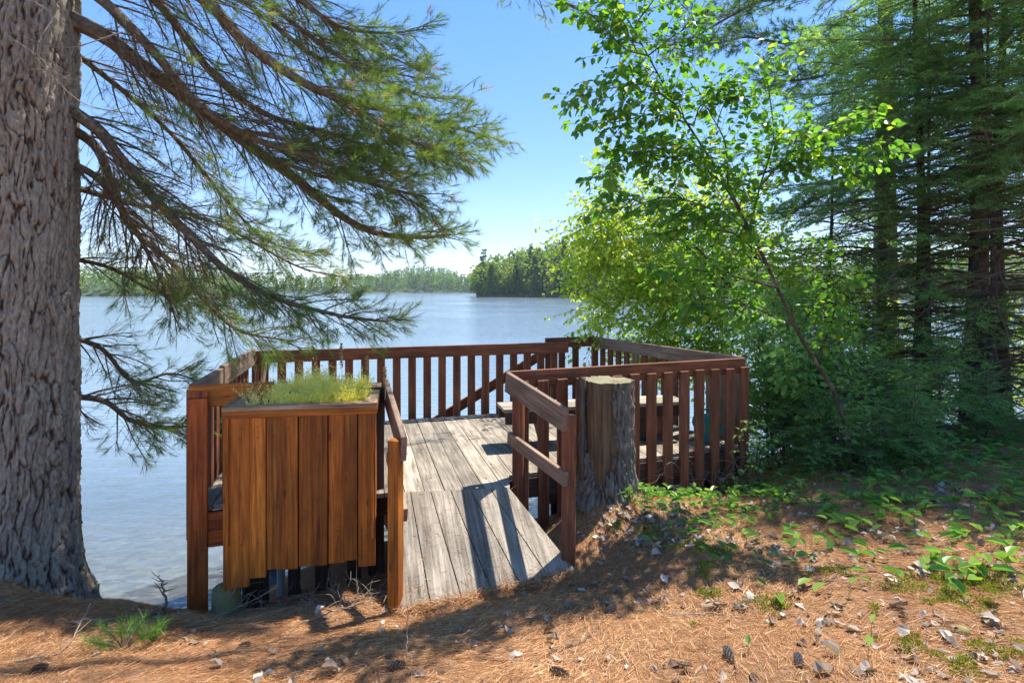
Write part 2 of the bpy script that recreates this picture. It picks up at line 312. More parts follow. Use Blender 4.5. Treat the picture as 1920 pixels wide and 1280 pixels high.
def ground_mat():
    m, n, nd, out, L = mat('needle_covered_soil'); tc = nd('ShaderNodeTexCoord'); P = tc.outputs['Object']
    a = nd('ShaderNodeTexNoise', i_Scale=2.2, i_Detail=10.0, i_Roughness=.7); L(P, a.inputs['Vector'])
    mp = nd('ShaderNodeMapping'); mp.inputs['Scale'].default_value = (30, 110, 30); mp.inputs['Rotation'].default_value = (0, 0, .6); L(P, mp.inputs[0])
    f = nd('ShaderNodeTexNoise', i_Scale=1.0, i_Detail=8.0, i_Roughness=.8, i_Distortion=1.5); L(mp.outputs[0], f.inputs['Vector'])
    r = ramp(nd, [(.28, (.08, .04, .02)), (.45, (.25, .125, .06)), (.55, (.40, .22, .115)), (.68, (.56, .38, .23))]); L(f.outputs[0], r.inputs[0])
    r2 = ramp(nd, [(.38, (.20, .155, .125)), (.5, (.32, .19, .11)), (.6, (.38, .24, .14))]); L(a.outputs[0], r2.inputs[0])
    mx = nd('ShaderNodeMix', data_type='RGBA'); mx.inputs[0].default_value = .4; L(r.outputs[0], mx.inputs[6]); L(r2.outputs[0], mx.inputs[7])
    # wet sandy lake bed below the waterline
    sx = nd('ShaderNodeSeparateXYZ'); L(P, sx.inputs[0]); mr = nd('ShaderNodeMapRange'); mr.inputs[1].default_value = .06; mr.inputs[2].default_value = -.06; L(sx.outputs[2], mr.inputs[0])
    v = nd('ShaderNodeTexVoronoi', i_Scale=7.0); L(P, v.inputs['Vector']); rv = ramp(nd, [(0, (.17, .13, .08)), (.5, (.33, .27, .18)), (1, (.52, .45, .33))]); L(v.outputs['Color'], rv.inputs[0])
    m3 = nd('ShaderNodeMix', data_type='RGBA'); L(mr.outputs[0], m3.inputs[0]); L(mx.outputs[2], m3.inputs[6]); L(rv.outputs[0], m3.inputs[7])
    b = nd('ShaderNodeBsdfPrincipled', i_Roughness=.95); b.inputs['Specular IOR Level'].default_value = .1; L(m3.outputs[2], b.inputs['Base Color'])
    bp = nd('ShaderNodeBump', i_Strength=.8, i_Distance=.02); L(f.outputs[0], bp.inputs['Height']); L(bp.outputs[0], b.inputs['Normal']); L(b.outputs[0], out.inputs[0]); return m
def water_mat():
    m, n, nd, out, L = mat('lake_water'); tc = nd('ShaderNodeTexCoord'); P = tc.outputs['Object']
    mp = nd('ShaderNodeMapping'); mp.inputs['Scale'].default_value = (.8, 2.4, 1); mp.inputs['Rotation'].default_value = (0, 0, .25); L(P, mp.inputs[0])
    a = nd('ShaderNodeTexNoise', i_Scale=1.7, i_Detail=5.0, i_Roughness=.55, i_Distortion=.4); L(mp.outputs[0], a.inputs['Vector'])
    b2 = nd('ShaderNodeTexNoise', i_Scale=.05, i_Detail=3.0); L(P, b2.inputs['Vector'])
    bp = nd('ShaderNodeBump', i_Strength=.45, i_Distance=.13); L(a.outputs[0], bp.inputs['Height'])
    rr = nd('ShaderNodeMapRange'); rr.inputs[1].default_value = .35; rr.inputs[2].default_value = .65; rr.inputs[3].default_value = .04; rr.inputs[4].default_value = .15; L(b2.outputs[0], rr.inputs[0])
    gl = nd('ShaderNodeBsdfGlossy'); gl.inputs[0].default_value = (.97, .98, 1, 1); L(rr.outputs[0], gl.inputs['Roughness']); L(bp.outputs[0], gl.inputs['Normal'])
    df = nd('ShaderNodeBsdfDiffuse'); df.inputs[0].default_value = (.20, .27, .33, 1)
    tr = nd('ShaderNodeBsdfTransparent'); tr.inputs[0].default_value = (.76, .82, .80, 1)
    # clear in the shallows near the bank, deeper and opaque further out
    sx = nd('ShaderNodeSeparateXYZ'); L(P, sx.inputs[0]); mr = nd('ShaderNodeMapRange'); mr.inputs[1].default_value = 5.5; mr.inputs[2].default_value = 14; mr.inputs[3].default_value = .85; mr.inputs[4].default_value = 0; L(sx.outputs[1], mr.inputs[0])
    m1 = nd('ShaderNodeMixShader'); L(mr.outputs[0], m1.inputs[0]); L(df.outputs[0], m1.inputs[1]); L(tr.outputs[0], m1.inputs[2])
    fr = nd('ShaderNodeFresnel', i_IOR=1.6); L(bp.outputs[0], fr.inputs['Normal'])
    m2 = nd('ShaderNodeMixShader'); L(fr.outputs[0], m2.inputs[0]); L(m1.outputs[0], m2.inputs[1]); L(gl.outputs[0], m2.inputs[2]); L(m2.outputs[0], out.inputs[0]); return m
def bark_mat(nm='old_pine_bark', g_=1.0, moss=(.33, .33, .24)):
    K_ = lambda c: tuple(x * g_ for x in c)
    m, n, nd, out, L = mat(nm); a = nd('ShaderNodeAttribute', attribute_name='tex'); tc = nd('ShaderNodeTexCoord')
    s = nd('ShaderNodeSeparateXYZ'); L(a.outputs['Vector'], s.inputs[0])
    mp = nd('ShaderNodeMapping'); mp.inputs['Scale'].default_value = (1, 1, .4); L(tc.outputs['Object'], mp.inputs[0])
    f = nd('ShaderNodeTexNoise', i_Scale=45.0, i_Detail=8.0, i_Roughness=.75); L(mp.outputs[0], f.inputs['Vector'])
    g = nd('ShaderNodeTexNoise', i_Scale=3.5, i_Detail=6.0, i_Roughness=.7); L(tc.outputs['Object'], g.inputs['Vector'])
    r = ramp(nd, [(.32, K_((.13, .10, .08))), (.5, K_((.43, .38, .30))), (.66, K_((.65, .615, .52)))]); L(f.outputs[0], r.inputs[0])
    r2 = ramp(nd, [(.4, K_((.28, .21, .16))), (.56, K_((.43, .38, .30))), (.68, K_(moss))]); L(g.outputs[0], r2.inputs[0])
    mx = nd('ShaderNodeMix', data_type='RGBA'); mx.inputs[0].default_value = .4; L(r.outputs[0], mx.inputs[6]); L(r2.outputs[0], mx.inputs[7])
    rc = ramp(nd, [(0, (0, 0, 0)), (.45, (1, 1, 1))]); L(s.outputs[0], rc.inputs[0])
    m2 = nd('ShaderNodeMix', data_type='RGBA'); L(rc.outputs[0], m2.inputs[0]); m2.inputs[6].default_value = (.11, .07, .045, 1); L(mx.outputs[2], m2.inputs[7])
    b = nd('ShaderNodeBsdfPrincipled', i_Roughness=.95); b.inputs['Specular IOR Level'].default_value = .15; L(m2.outputs[2], b.inputs['Base Color'])
    bp = nd('ShaderNodeBump', i_Strength=1, i_Distance=.03); L(f.outputs[0], bp.inputs['Height']); L(bp.outputs[0], b.inputs['Normal']); L(b.outputs[0], out.inputs[0]); return m
M['ground'] = ground_mat(); M['water'] = water_mat(); M['bark'] = bark_mat(); M['stumpbark'] = bark_mat('stump_bark', .62, (.26, .30, .16))
M['hill'] = simple('wooded_hill_floor', [(.3, (.03, .055, .03)), (.7, (.08, .11, .05))], .3, .95, .3, .5, coord='Object')

# ---------------------------------------------------------------- ground sheet
GP = [(0, 0, 1.75), (-2, 0, 1.6), (3, 0, 1.8), (-6, 0, 1.5), (8, 0, 1.9), (0, -6, 1.9), (-8, -6, 1.6), (8, -6, 2.0),
      (*at(0, 1280, 1.30)[:2], 1.30), (*at(960, 1280, 1.55)[:2], 1.55), (*at(480, 1280, 1.36)[:2], 1.36), (*at(1440, 1280, 1.62)[:2], 1.62), (*at(1920, 1280, 1.68)[:2], 1.68),
      (*at(367, 1148, .86)[:2], .86), (*at(560, 1150, .98)[:2], .98), (*at(752, 1150, 1.07)[:2], 1.07), (*at(1000, 1105, 1.15)[:2], 1.15), (*at(1082, 1075, 1.2)[:2], 1.2),
      (*at(1063, 1050, 1.23)[:2], 1.23), (.87, 5.2, 1.42), (*at(1250, 935, 1.32)[:2], 1.32), (*at(1400, 925, 1.25)[:2], 1.25), (*at(1835, 805, 1.42)[:2], 1.42),
      (*at(1500, 1000, 1.5)[:2], 1.5), (*at(1900, 1000, 1.6)[:2], 1.6), (*at(1900, 850, 1.55)[:2], 1.55), (3.3, 6.2, 1.38), (4, 7.5, 1.3), (5.5, 8, 1.35), (9, 8.5, 1.6), (14, 9, 1.7), (25, 9, 1.7),
      (*at(60, 1150, 1.0)[:2], 1.0), (*at(235, 1150, .84)[:2], .84), (-5, 3.6, 1.1), (-8, 3.6, .95), (-20, 3, .9),
      (-3.0, 4.72, .62), (-3.4, 5.1, .25), (-2.4, 4.9, .55), (-2.1, 5.6, .62), (-1.5, 4.9, .82), (-1.2, 5.6, .92), (0, 5.5, .9), (-.3, 4.9, 1.0), (.6, 6.2, .8), (1.4, 6.9, .75), (2.4, 7.2, .8), (3.2, 8.2, .7),
      (-3.3, 6, -.12), (-3.6, 8, -.35), (-5, 9, -.45), (-2, 9, -.5), (-1.5, 6.8, .3), (0, 7.3, .4), (1.5, 8.5, .2), (3.0, 9.6, .1), (5, 9.6, .8), (7, 10, .9), (5, 10.8, .1), (8, 11.6, .2), (12, 12.5, .3), (20, 13, .2), (30, 13.5, .2),
      (-5, 4.8, .3), (-7, 5.0, .2), (-20, 5, .1), (-5, 6.2, -.25), (-20, 7, -.7), (0, 9.5, -.6), (3, 11.5, -.5), (8, 13.5, -.5), (20, 15, -.5), (-10, 12, -1.5), (0, 14, -1.4), (10, 18, -1.4), (25, 20, -1.5), (0, 25, -2), (-25, 20, -2), (-30, 0, 1.4), (30, 0, 2.0), (0, -15, 2), (30, -15, 2), (-30, -15, 1.8)]
GP = np.array(GP); _d = np.linalg.norm(GP[:, None, :2] - GP[None, :, :2], axis=-1)
GW = np.linalg.solve(np.block([[_d + np.eye(len(GP)) * .01, np.ones((len(GP), 1))], [np.ones((1, len(GP))), np.zeros((1, 1))]]), np.append(GP[:, 2], 0))
def gz(x, y, fine=True):
    x = np.atleast_1d(np.asarray(x, float)); y = np.atleast_1d(np.asarray(y, float)); sh = x.shape; x = x.ravel(); y = y.ravel(); z = np.zeros(len(x))
    for i in range(0, len(x), 20000):
        q = slice(i, i + 20000); z[q] = np.hypot(x[q, None] - GP[None, :, 0], y[q, None] - GP[None, :, 1]) @ GW[:-1] + GW[-1]
    z = np.clip(z, -2.5, 2.4)
    far = np.clip((np.hypot(x, y) - 28) / 6, 0, 1); tgt = np.where(y < 8 + .05 * np.abs(x), 1.8, -2.2); z = z * (1 - far) + tgt * far
    if fine:
        z += .022 * np.sin(x * 3.1 + 1.3 * np.sin(y * 2.3)) * np.sin(y * 3.7 + x) + .010 * np.sin(x * 9.1 + y * 4) * np.sin(y * 11 - x * 3)
        z += .13 * np.exp(-((x - .87) ** 2 + (y - 5.3) ** 2) / .22)                      # litter banked round the stump
        z +=   .04 * np.exp(-((x + 2.9) ** 2 + (y - 4.15) ** 2) / .12) + .10 * np.exp(-((x + 3.7) ** 2 + (y - 4.3) ** 2) / .8)
        rt = np.hypot(x + 4.15, y - 4.62) - .56; z += .16 * np.exp(-np.clip(rt, 0, 9) / .16) * (1 + .4 * np.sin(np.arctan2(y - 4.62, x + 4.15) * 5))   # litter piled on the pine's root flare
        z += .07 * np.exp(-((x - 1.25) ** 2 + (y - 3.9) ** 2) / .10)                    # mossy root mounds
    return z.reshape(sh)
def axis(lo, a, b, hi, fine, g=1.25):
    m = list(np.arange(a, b, fine)); s = fine; x = b; 
    while x < hi: m.append(x); s *= g; x += s
    m.append(hi); s = fine; x = a - s
    while x > lo: m.insert(0, x); s *= g; x -= s
    m.insert(0, lo); return np.array(m)
gx = axis(-900, -4.8, 6.5, 900, .05); gy = axis(-400, 1.8, 8.5, 60, .05)
X, Y = np.meshgrid(gx, gy); Z = gz(X, Y); ny, nx = X.shape
b = MB(); i = (np.arange(ny - 1)[:, None] * nx + np.arange(nx - 1)[None]).ravel()
b.add(np.stack([X, Y, Z], -1).reshape(-1, 3), [np.stack([i, i + 1, i + nx + 1, i + nx], 1)], (0, 0, 0))
tag(b.build('ground', M['ground'], smooth=True), kind='structure')
# water: one sheet, slightly sunk under the bank
b = MB(); b.add([(-1500, 2.0, 0), (1500, 2.0, 0), (1500, 1500, 0), (-1500, 1500, 0)], [[[0, 1, 2, 3]]], (0, 0, 0))
tag(b.build('lake_water', M['water']), kind='structure')
def g1(x, y): return float(gz(x, y)[0])

# ---------------------------------------------------------------- far shores
def hill(name, pts, back, n=60):
    # pts: list of (x, y, ridge height); slope rises away from the shore line
    P = spline(pts, n); b = MB(); rows = [(-.06, -2.0), (0, -.1), (.012, .6), (.15, .35), (.45, .75), (1, 1.0), (1.5, .8)]
    V = []
    for k, (t, h) in enumerate(rows):
        for p in P:
            dv = nrm(A(p[0], p[1], 0)); z = h if k < 3 else h * p[2] * (1 + .1 * math.sin(p[0] * .05))
            V.append(A(p[0], p[1], 0) + dv * back * t + A(0, 0, z))
    m = n + 1; q = [[k * m + i, k * m + i + 1, (k + 1) * m + i + 1, (k + 1) * m + i] for k in range(len(rows) - 1) for i in range(n)]
    b.add(V, [q], (0, 0, 0)); o = b.build(name, M['hill'], smooth=True); tag(o, kind='structure'); return P
def shore(u, v):   # a point of the waterline at picture column u with waterline row v
    y = CZ * F / (v - V0); return A((u - 960) / F * y, y)
# heights: (row of the bare ridge below the tree tops)
def hz(u, vshore, vtop, back, tree):
    y = CZ * F / (vshore - V0); return max(.5, (V0 - vtop) / F * (y + back) + CZ - tree)
far_pts = []
for u, vs, vt in [(-900, 551, 515), (-300, 551, 512), (0, 551, 510), (150, 551, 508), (260, 550.5, 505), (400, 550, 508), (500, 549.5, 518), (640, 549, 519), (700, 549, 516), (740, 548.8, 507), (790, 548.6, 500), (830, 548.6, 504), (870, 548.6, 516), (930, 548.6, 512), (1100, 548.6, 505), (1400, 549, 500), (2100, 550, 500), (2900, 551, 500)]:
    s = shore(u, vs); far_pts.append((s[0], s[1], hz(u, vs, vt, 120, 11)))
FARP = hill('far_hills', far_pts, 120, 90)
pr_pts = []
for u, vs, vt in [(893, 556.5, 520), (915, 557, 503), (960, 557, 490), (1000, 557.5, 480), (1040, 558, 472), (1090, 558.5, 466), (1150, 559, 470), (1300, 560, 468), (1600, 562, 465), (2100, 563, 465), (2700, 564, 465)]:
    s = shore(u, vs); pr_pts.append((s[0], s[1], hz(u, vs, vt, 45, 6)))
PRP = hill('wooded_point_hill', pr_pts, 45, 60)

# tree prototypes for the far shore: crown of many small faces round a branching trunk
def far_crown(b, kind, H, n):
    if kind == 'spruce':
        h = R.random(n) ** .8; rad = (1 - h) * H * .25 * (.55 + .45 * np.abs(np.sin(h * 34))) + .15; a = R.random(n) * 6.283; rr = rad * np.sqrt(R.random(n) * .7 + .3)
        P = np.stack([np.cos(a) * rr, np.sin(a) * rr, H * (.06 + .94 * h)], 1); D = np.stack([np.cos(a), np.sin(a), -.5 + 0 * a], 1); s = H * .075
    elif kind == 'pine':
        nl = 15; ly = np.linspace(.22, .99, nl) + R.normal(size=nl) * .015; k = R.integers(0, nl, n); a0 = R.random(nl) * 6.283; spread = H * .21 * (1.05 - .8 * (ly - .2)) * R.uniform(.55, 1.1, nl)
        a = a0[k] + R.normal(size=n) * 1.0; rr = spread[k] * R.random(n) ** .6; P = np.stack([np.cos(a) * rr, np.sin(a) * rr, H * ly[k] + R.normal(size=n) * H * .010 + rr * .10], 1)
        D = np.stack([np.cos(a), np.sin(a), .2 + 0 * a], 1) + R.normal(size=(n, 3)) * .4; s = H * .05
    else:
        nl = 14; c = np.stack([R.normal(size=nl) * H * .13, R.normal(size=nl) * H * .13, H * (.32 + .55 * R.random(nl))], 1); c[:, :2] *= (1.25 - np.abs(c[:, 2:] / H - .55) * 1.6)
        k = R.integers(0, nl, n); q = nrm(R.normal(size=(n, 3))) * H * (.10 + .03 * R.random((n, 1))) * [[1, 1, .8]]; P = c[k] + q; D = q + R.normal(size=(n, 3)) * H * .05; s = H * .07
    Nn = nrm(R.normal(size=(n, 3)) + A(0, 0, 1)); b.leaves(P, D, Nn, s * (.7 + .6 * R.random(n)), s * .6, var=np.clip(R.random(n) * .75 + .25 * R.random(), 0, 1))
def far_tree(name, kind, H, n, m, label):
    e = empty(name, (0, 0, -500), label, 'tree'); z = A(0, 0, -500)
    bt = MB(); 
    bt.tube([z, z + A(.05 * H * .2, 0, H * .5), z + A(0, 0, H * .93)], [H * .022, H * .015, H * .004], 6)
    for k in range(6):
        a = k * 2.4; h = H * (.4 + .08 * k); bt.tube([z + A(0, 0, h), z + A(math.cos(a) * H * .1, math.sin(a) * H * .1, h + H * .05)], [H * .008, H * .003], 4)
    bt.build('trunk', M['barkthin'], e)
    bc = MB(); far_crown(bc, kind, H, n); bc.v = [v + z for v in bc.v]; bc.build('crown', m, e); return e
protos = {'oak': [far_tree('leafy_tree', 'b', 12, 900, M['far'], 'x'), far_tree('leafy_tree', 'b', 12, 900, M['farbirch'], 'x'), far_tree('leafy_tree', 'b', 12, 900, M['far'], 'x')],
          'spruce': [far_tree('spruce_tree', 'spruce', 13, 800, M['farconif'], 'x'), far_tree('spruce_tree', 'spruce', 13, 800, M['farconif'], 'x')],
          'pine': [far_tree('tall_pine_tree', 'pine', 16, 800, M['farconif'], 'x'), far_tree('tall_pine_tree', 'pine', 16, 1000, M['far'], 'x')]}
LB = {'oak': 'rounded green leafy tree in the wood on the point across the lake', 'spruce': 'dark pointed spruce tree in the wood on the point across the lake', 'pine': 'dark ragged pine tree in the wood on the point across the lake'}
def prz(t, k):      # terrain height on the point at fraction t of the back distance
    rows = [(-.06, -2.0), (0, -.1), (.012, .6), (.15, .35), (.45, .75), (1, 1.0), (1.5, .8)]; h = PRP[k][2]
    xs = [r[0] for r in rows]; ys = [r[1] if i < 3 else r[1] * h for i, r in enumerate(rows)]; return float(np.interp(t, xs, ys))
cnt = 0
for row, (t0, sp) in enumerate([(.03, 2.9), (.18, 3.8), (.42, 4.2), (.7, 4.4), (1.0, 4.2)]):
    acc = 0
    for k in range(1, 61):
        seg = np.linalg.norm(PRP[k][:2] - PRP[k - 1][:2]); acc += seg
        u = PRP[k][0] / PRP[k][1] * F + 960
        if u > 1420: break
        nn = max(1, int(seg / sp)) if seg > sp else (1 if acc > sp else 0)
        for j in range(nn):
            acc = 0; f = (j + .5 * random.random()) / max(nn, 1); q = PRP[k - 1] * (1 - f) + PRP[k] * f; t = t0 + random.uniform(-.03, .06) if row else .03 + random.uniform(-.01, .04)
            dv = nrm(A(q[0], q[1], 0)); p = A(q[0], q[1], 0) + dv * 45 * max(t, .012) + A(0, 0, prz(t, k) - .3); kd = random.choices(['oak', 'spruce', 'pine'], [(.55, .4, .05), (.5, .38, .12), (.62, .2, .18), (.65, .15, .2), (.65, .15, .2)][row])[0]
            if abs(u - 1105) < 12 and row < 2: continue
            s_ = random.uniform(.62, 1.0) * (.75 if row == 0 and kd == 'oak' else 1)
            c = copy_tree(random.choice(protos[kd]), p, random.random() * 6.28, (s_ * random.uniform(.9, 1.15), s_, s_), '%s %s, far point, %s' % ({'oak': ('rounded green leafy tree', 'small round leafy tree')[s_ < .8], 'spruce': ('dark pointed spruce', 'small dark pointed spruce')[s_ < .8], 'pine': 'ragged pine'}[kd], ('at the waterline', 'low on the slope', 'halfway up the slope', 'high on the slope', 'on the crest')[row], 'near its left tip' if u < 945 else 'left of the rocky bank' if u < 990 else 'around the rocky bank' if u < 1040 else 'near the stilt cabin' if u < 1090 else 'behind the birch leaves')); c['group'] = 'trees on the wooded point across the lake'; cnt += 1
for (u, y, vt, kd, lb) in [(907, 252, 474, 1, 'lone dark pine rising above the left tip of the wooded point'), (1083, 262, 441, 0, 'tallest dark pine of the wooded point, right one of the pair by the birch'), (1058, 262, 452, 1, 'second tallest dark pine on the point, just left of the tallest one'), (1019, 270, 475, 0, 'slim pine top standing between the middle crowns of the point wood')]:
    top = CZ + (V0 - vt) / F * y; k = 3 if u < 950 else 12; base = 2.0 if u < 950 else 7.0
    c = copy_tree(protos['pine'][kd], ((u - 960) / F * y, y, base), random.random() * 6, ((top - base) / 16 * .8, (top - base) / 16 * .8, (top - base) / 16 / .97), lb)
for lst in protos.values():
    for p in lst:
        for ch in [x for x in COL.objects if x.parent == p]: bpy.data.objects.remove(ch)
        bpy.data.objects.remove(p)
# the far wood reads as one mass
b = MB()
def far_mass(b, P, back, rows, sp, hs, umax, rowsprof, nleaf=46):
    Cs = []; Hs = []; Ks = []
    for k in range(1, len(P)):
        seg = np.linalg.norm(P[k][:2] - P[k - 1][:2]); u = P[k][0] / P[k][1] * F + 960
        if u < -100 or u > umax: continue
        n = max(1, int(seg / sp))
        for t in rows:
            for j in range(n):
                f = (j + random.random()) / n; q = P[k - 1] * (1 - f) + P[k] * f; dv = nrm(A(q[0], q[1], 0)); tt = t + random.uniform(0, .1)
                z = float(np.interp(tt, [0, .012, .15, .45, 1], [0, .6, .35 * q[2], .75 * q[2], q[2]])); Cs.append(A(q[0], q[1], 0) + dv * back * max(tt, .02) + A(0, 0, z)); Hs.append(random.uniform(*hs)); Ks.append(random.random() < .42)
    Cs = np.array(Cs); Hs = np.array(Hs); Ks = np.array(Ks); N = len(Cs); h = R.random((N, nleaf)); a = R.random((N, nleaf)) * 6.283
    rad = np.where(Ks[:, None], (1 - h) * .2 + .02, np.sqrt(np.clip(1 - (h * 2 - 1.0) ** 2, 0, 1)) * .27 + .02) * Hs[:, None]
    Q = np.stack([np.cos(a) * rad, np.sin(a) * rad, Hs[:, None] * (.05 + .95 * h)], -1) + Cs[:, None]; D = np.stack([np.cos(a), np.sin(a), -.1 + 0 * a], -1)
    s = np.repeat(Hs[:, None] * .13, nleaf, 1); kk = np.repeat(Ks[:, None], nleaf, 1).ravel(); tv = np.repeat(R.random((N, 1)) * .6, nleaf, 1).ravel() + R.random(N * nleaf) * .4
    Nn = nrm(R.normal(size=(N * nleaf, 3)) + A(0, 0, .7)); Q = Q.reshape(-1, 3); D = D.reshape(-1, 3) + R.normal(size=(N * nleaf, 3)) * .3; s = s.ravel()
    for kv, mi in ((True, 1), (False, 0)): b.leaves(Q[kk == kv], D[kk == kv], Nn[kk == kv], s[kk == kv], s[kk == kv] * .75, mi=mi, var=tv[kk == kv])
far_mass(b, FARP, 120, (0, .07, .16, .27, .4, .55, .75, .97), 6.0, (8, 14), 1250, None, 64)
tag(b.build('far_forest', [M['far'], M['farconif']]), 'hazy green wood covering the low hills along the far shore of the lake', 'forest', kind='stuff')
b = MB(); far_mass(b, PRP, 45, (.02, .2, .5, .85), 5, (7, 12), 3500, None, 60)
# keep only what lies beyond the individually built trees
tag(b.build('shore_woods', [M['farbirch'], M['far']]), 'sunlit green woods along the right shore, seen through the leaves and trunks', 'forest', kind='stuff')
# left bay wood, nearer and yellower
pts = [(*shore(u, vs), h) for u, vs, h in [(-500, 556, 6), (0, 556, 7), (150, 555.5, 7), (300, 555, 6), (420, 553.5, 3), (480, 552.5, 1)]]
LP = hill('left_bay_hill', pts, 40, 30); b = MB(); far_mass(b, LP, 40, (.02, .15, .4, .8), 4, (6, 10), 3500, None, 60)
tag(b.build('bay_woods', [M['farbirch'], M['far']]), 'pale yellow green woods on the left shore behind the pine branches', 'forest', kind='stuff')
# cabins and docks on the point
def box_part(b, c, s, mi=0): b.beam(A(*c) - A(0, s[1] / 2, 0), A(*c) + A(0, s[1] / 2, 0), s[0], s[2], ch=.02, mi=mi)
def cabin(u, y, z, wd, dp, hh, wm, rm, label, name):
    p = A((u - 960) / F * y, y, z); e = empty(name, p, label, 'cabin'); b = MB(); box_part(b, p + A(0, 0, hh / 2), (wd, dp, hh)); b.build('wall', wm, e)
    b = MB(); rh = hh * .5; o = .5
    for sx in (-1, 1): b.slab([p + A(0, -dp / 2 - o, hh + rh), p + A(0, dp / 2 + o, hh + rh), p + A(sx * (wd / 2 + o), dp / 2 + o, hh - .15), p + A(sx * (wd / 2 + o), -dp / 2 - o, hh - .15)], .2, (0, 1))
    b.build('roof', rm, e)
    b = MB(); b.add([p + A(-wd / 2, -dp / 2 + .02, hh), p + A(wd / 2, -dp / 2 + .02, hh), p + A(0, -dp / 2 + .02, hh + rh - .1)], [[[0, 1, 2]]], (0, 0, 0)); b.build('gable', wm, e)
    for k in range(2):
        b = MB(); box_part(b, p + A((-.25 + .5 * k) * wd, -dp / 2 - .03, hh * .55), (wd * .22, .06, hh * .4)); b.build('window', M['glass'], e).parent = [c for c in COL.objects if c.parent == e and c.name.startswith('wall')][0]
cabin(1094, 240, 3.6, 8, 9, 3.0, M['cabin'], M['roofpale'], 'brown cabin with pale gabled roof among trees on the point', 'lake_cabin')
cabin(1061, 238, 2.6, 3.8, 4, 3.6, M['bluecab'], M['bluecab'], 'small dark blue cabin on stilts just above the water of the point', 'stilt_cabin')
cabin(1136, 232, .6, 6, 5, 2.4, M['bluecab'], M['roofpale'], 'low blue boathouse at the waterline behind the birch leaves', 'boathouse')
for (u, y, wd, lb) in [(1000, 236, 7, 'pale floating dock at the foot of the open slope of the point'), (1064, 232, 6, 'low pale dock in front of the stilt cabin')]:
    p = A((u - 960) / F * y, y, .35); e = empty('dock', p, lb, 'dock'); b = MB(); box_part(b, p, (wd, 2.5, .2)); b.build('platform', M['dock'], e)
    for sx in (-1, 1): b = MB(); b.tube([p + A(sx * wd * .42, -1.1, -1.2), p + A(sx * wd * .42, -1.1, .6)], .09, 6); b.build('post', M['dock'], e)
p0 = A((1003 - 960) / F * 242, 242, .5)
b = MB(); V = []; n = 12
for i in range(n):
    for j in range(n): V.append(p0 + A((i / 11 - .5) * 7, j / 11 * 9 + 0, j / 11 * 5.2 + random.uniform(-.4, .4)))
b.add(V, [[[j * n + i, j * n + i + 1, (j + 1) * n + i + 1, (j + 1) * n + i] for i in range(n - 1) for j in range(n - 1)]], (0, 0, 0)); 
tag(b.build('rocky_bank', M['rock']), 'pale bare rocky bank in the middle of the point behind the dock', 'rock bank')
# ---------------------------------------------------------------- air
m, n, nd, out, L = mat('lake_haze'); pv = nd('ShaderNodeVolumePrincipled', i_Density=.0002); pv.inputs['Color'].default_value = (.80, .90, 1, 1); pv.inputs['Anisotropy'].default_value = .1; L(pv.outputs[0], out.inputs['Volume'])
b = MB(); b.add([(x, y, z) for z in (-4, 95) for (x, y) in ((-1600, -500), (1600, -500), (1600, 1600), (-1600, 1600))], [[[3, 2, 1, 0], [4, 5, 6, 7], [0, 1, 5, 4], [1, 2, 6, 5], [2, 3, 7, 6], [3, 0, 4, 7]]], (0, 0, 0)); tag(b.build('haze', m), 'thin blue air over the lake that pales the far shore', 'haze', kind='stuff')
# ---------------------------------------------------------------- the viewing deck
DZ, RZ = 1.63, 2.62                                    # floor and rail-top heights
BL = A(-3.26, 7.13); BR1 = A(.81, 8.35); S2 = A(.52, 8.80); CR = A(1.33, 9.09); FR = A(2.6, 6.41); FM = A(-.05, 5.37); FL = A(-2.6, 4.59)
def p3(p, z): return A(p[0], p[1], z)
def lerp(a, b, t): return np.asarray(a) * (1 - t) + np.asarray(b) * t
deck = empty('viewing_deck', (0, 6.8, DZ), 'red stained wooden viewing deck with railings over the lake edge', 'deck')
# floor boards, clipped to the outline
def clip(poly, n_, c):
    out = []
    for i in range(len(poly)):
        a, b_ = poly[i], poly[(i + 1) % len(poly)]; da, db = a @ n_ - c, b_ @ n_ - c
        if da <= 0: out.append(a)
        if (da < 0 < db) or (db < 0 < da): out.append(a + (b_ - a) * (da / (da - db)))
    return out
bd = nrm(A(-.262, 1)); bs_ = A(bd[1], -bd[0])
def boards(b, outline, z, w_, t, gap=.007):
    O = [np.asarray(p, float) for p in outline]; s = [p @ bs_ for p in O]; k0 = int(min(s) / w_) - 1
    while k0 * w_ < max(s):
        c = clip(clip(O, -bs_, -(k0 * w_ + gap / 2)), bs_, (k0 + 1) * w_ - gap / 2)
        if len(c) > 2:
            dz = random.uniform(-.003, .003); b.slab([A(p[0], p[1], z + dz) for p in c][::-1], t, bd)
        k0 += 1
SEAM_L, SEAM_R = A(-1.06, 4.92), A(-.02, 5.03)
b = MB(); boards(b, [BL + A(.03, .0), BR1 + A(0, .03), A(1.56, 8.56), FR + A(-.03, 0), FM + A(0.02, .0), SEAM_R, SEAM_L, FL + A(.02, 0.02)], DZ, .172, .038)
boards(b, [A(.62, 8.40), BR1 + A(0, .04), A(1.55, 8.57), CR, S2], DZ - .004, .172, .038); b.build('floor', M['deck'], deck)
b = MB()
for (q0, q1, o) in [(FL, FM, .02), (FM, FR, .03), (FR, CR, 0), (BL, BR1, 0), (BL, FL, 0)]:
    for zz, hh in ((DZ - .14, .19),): b.beam(p3(q0, zz), p3(q1, zz), .045, hh)
for k in range(9):
    t = (k + .5) / 9; b.beam(p3(lerp(FL, FR, t) + bd * .1, DZ - .15), p3(lerp(BL, CR, t) - bd * .15, DZ - .15), .045, .18)
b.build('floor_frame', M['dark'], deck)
b = MB(); rv = nrm(FM - FL); on = A(rv[1], -rv[0])
q0, q1 = FL + on * .035 + rv * .10, FL + on * .035 + rv * .62
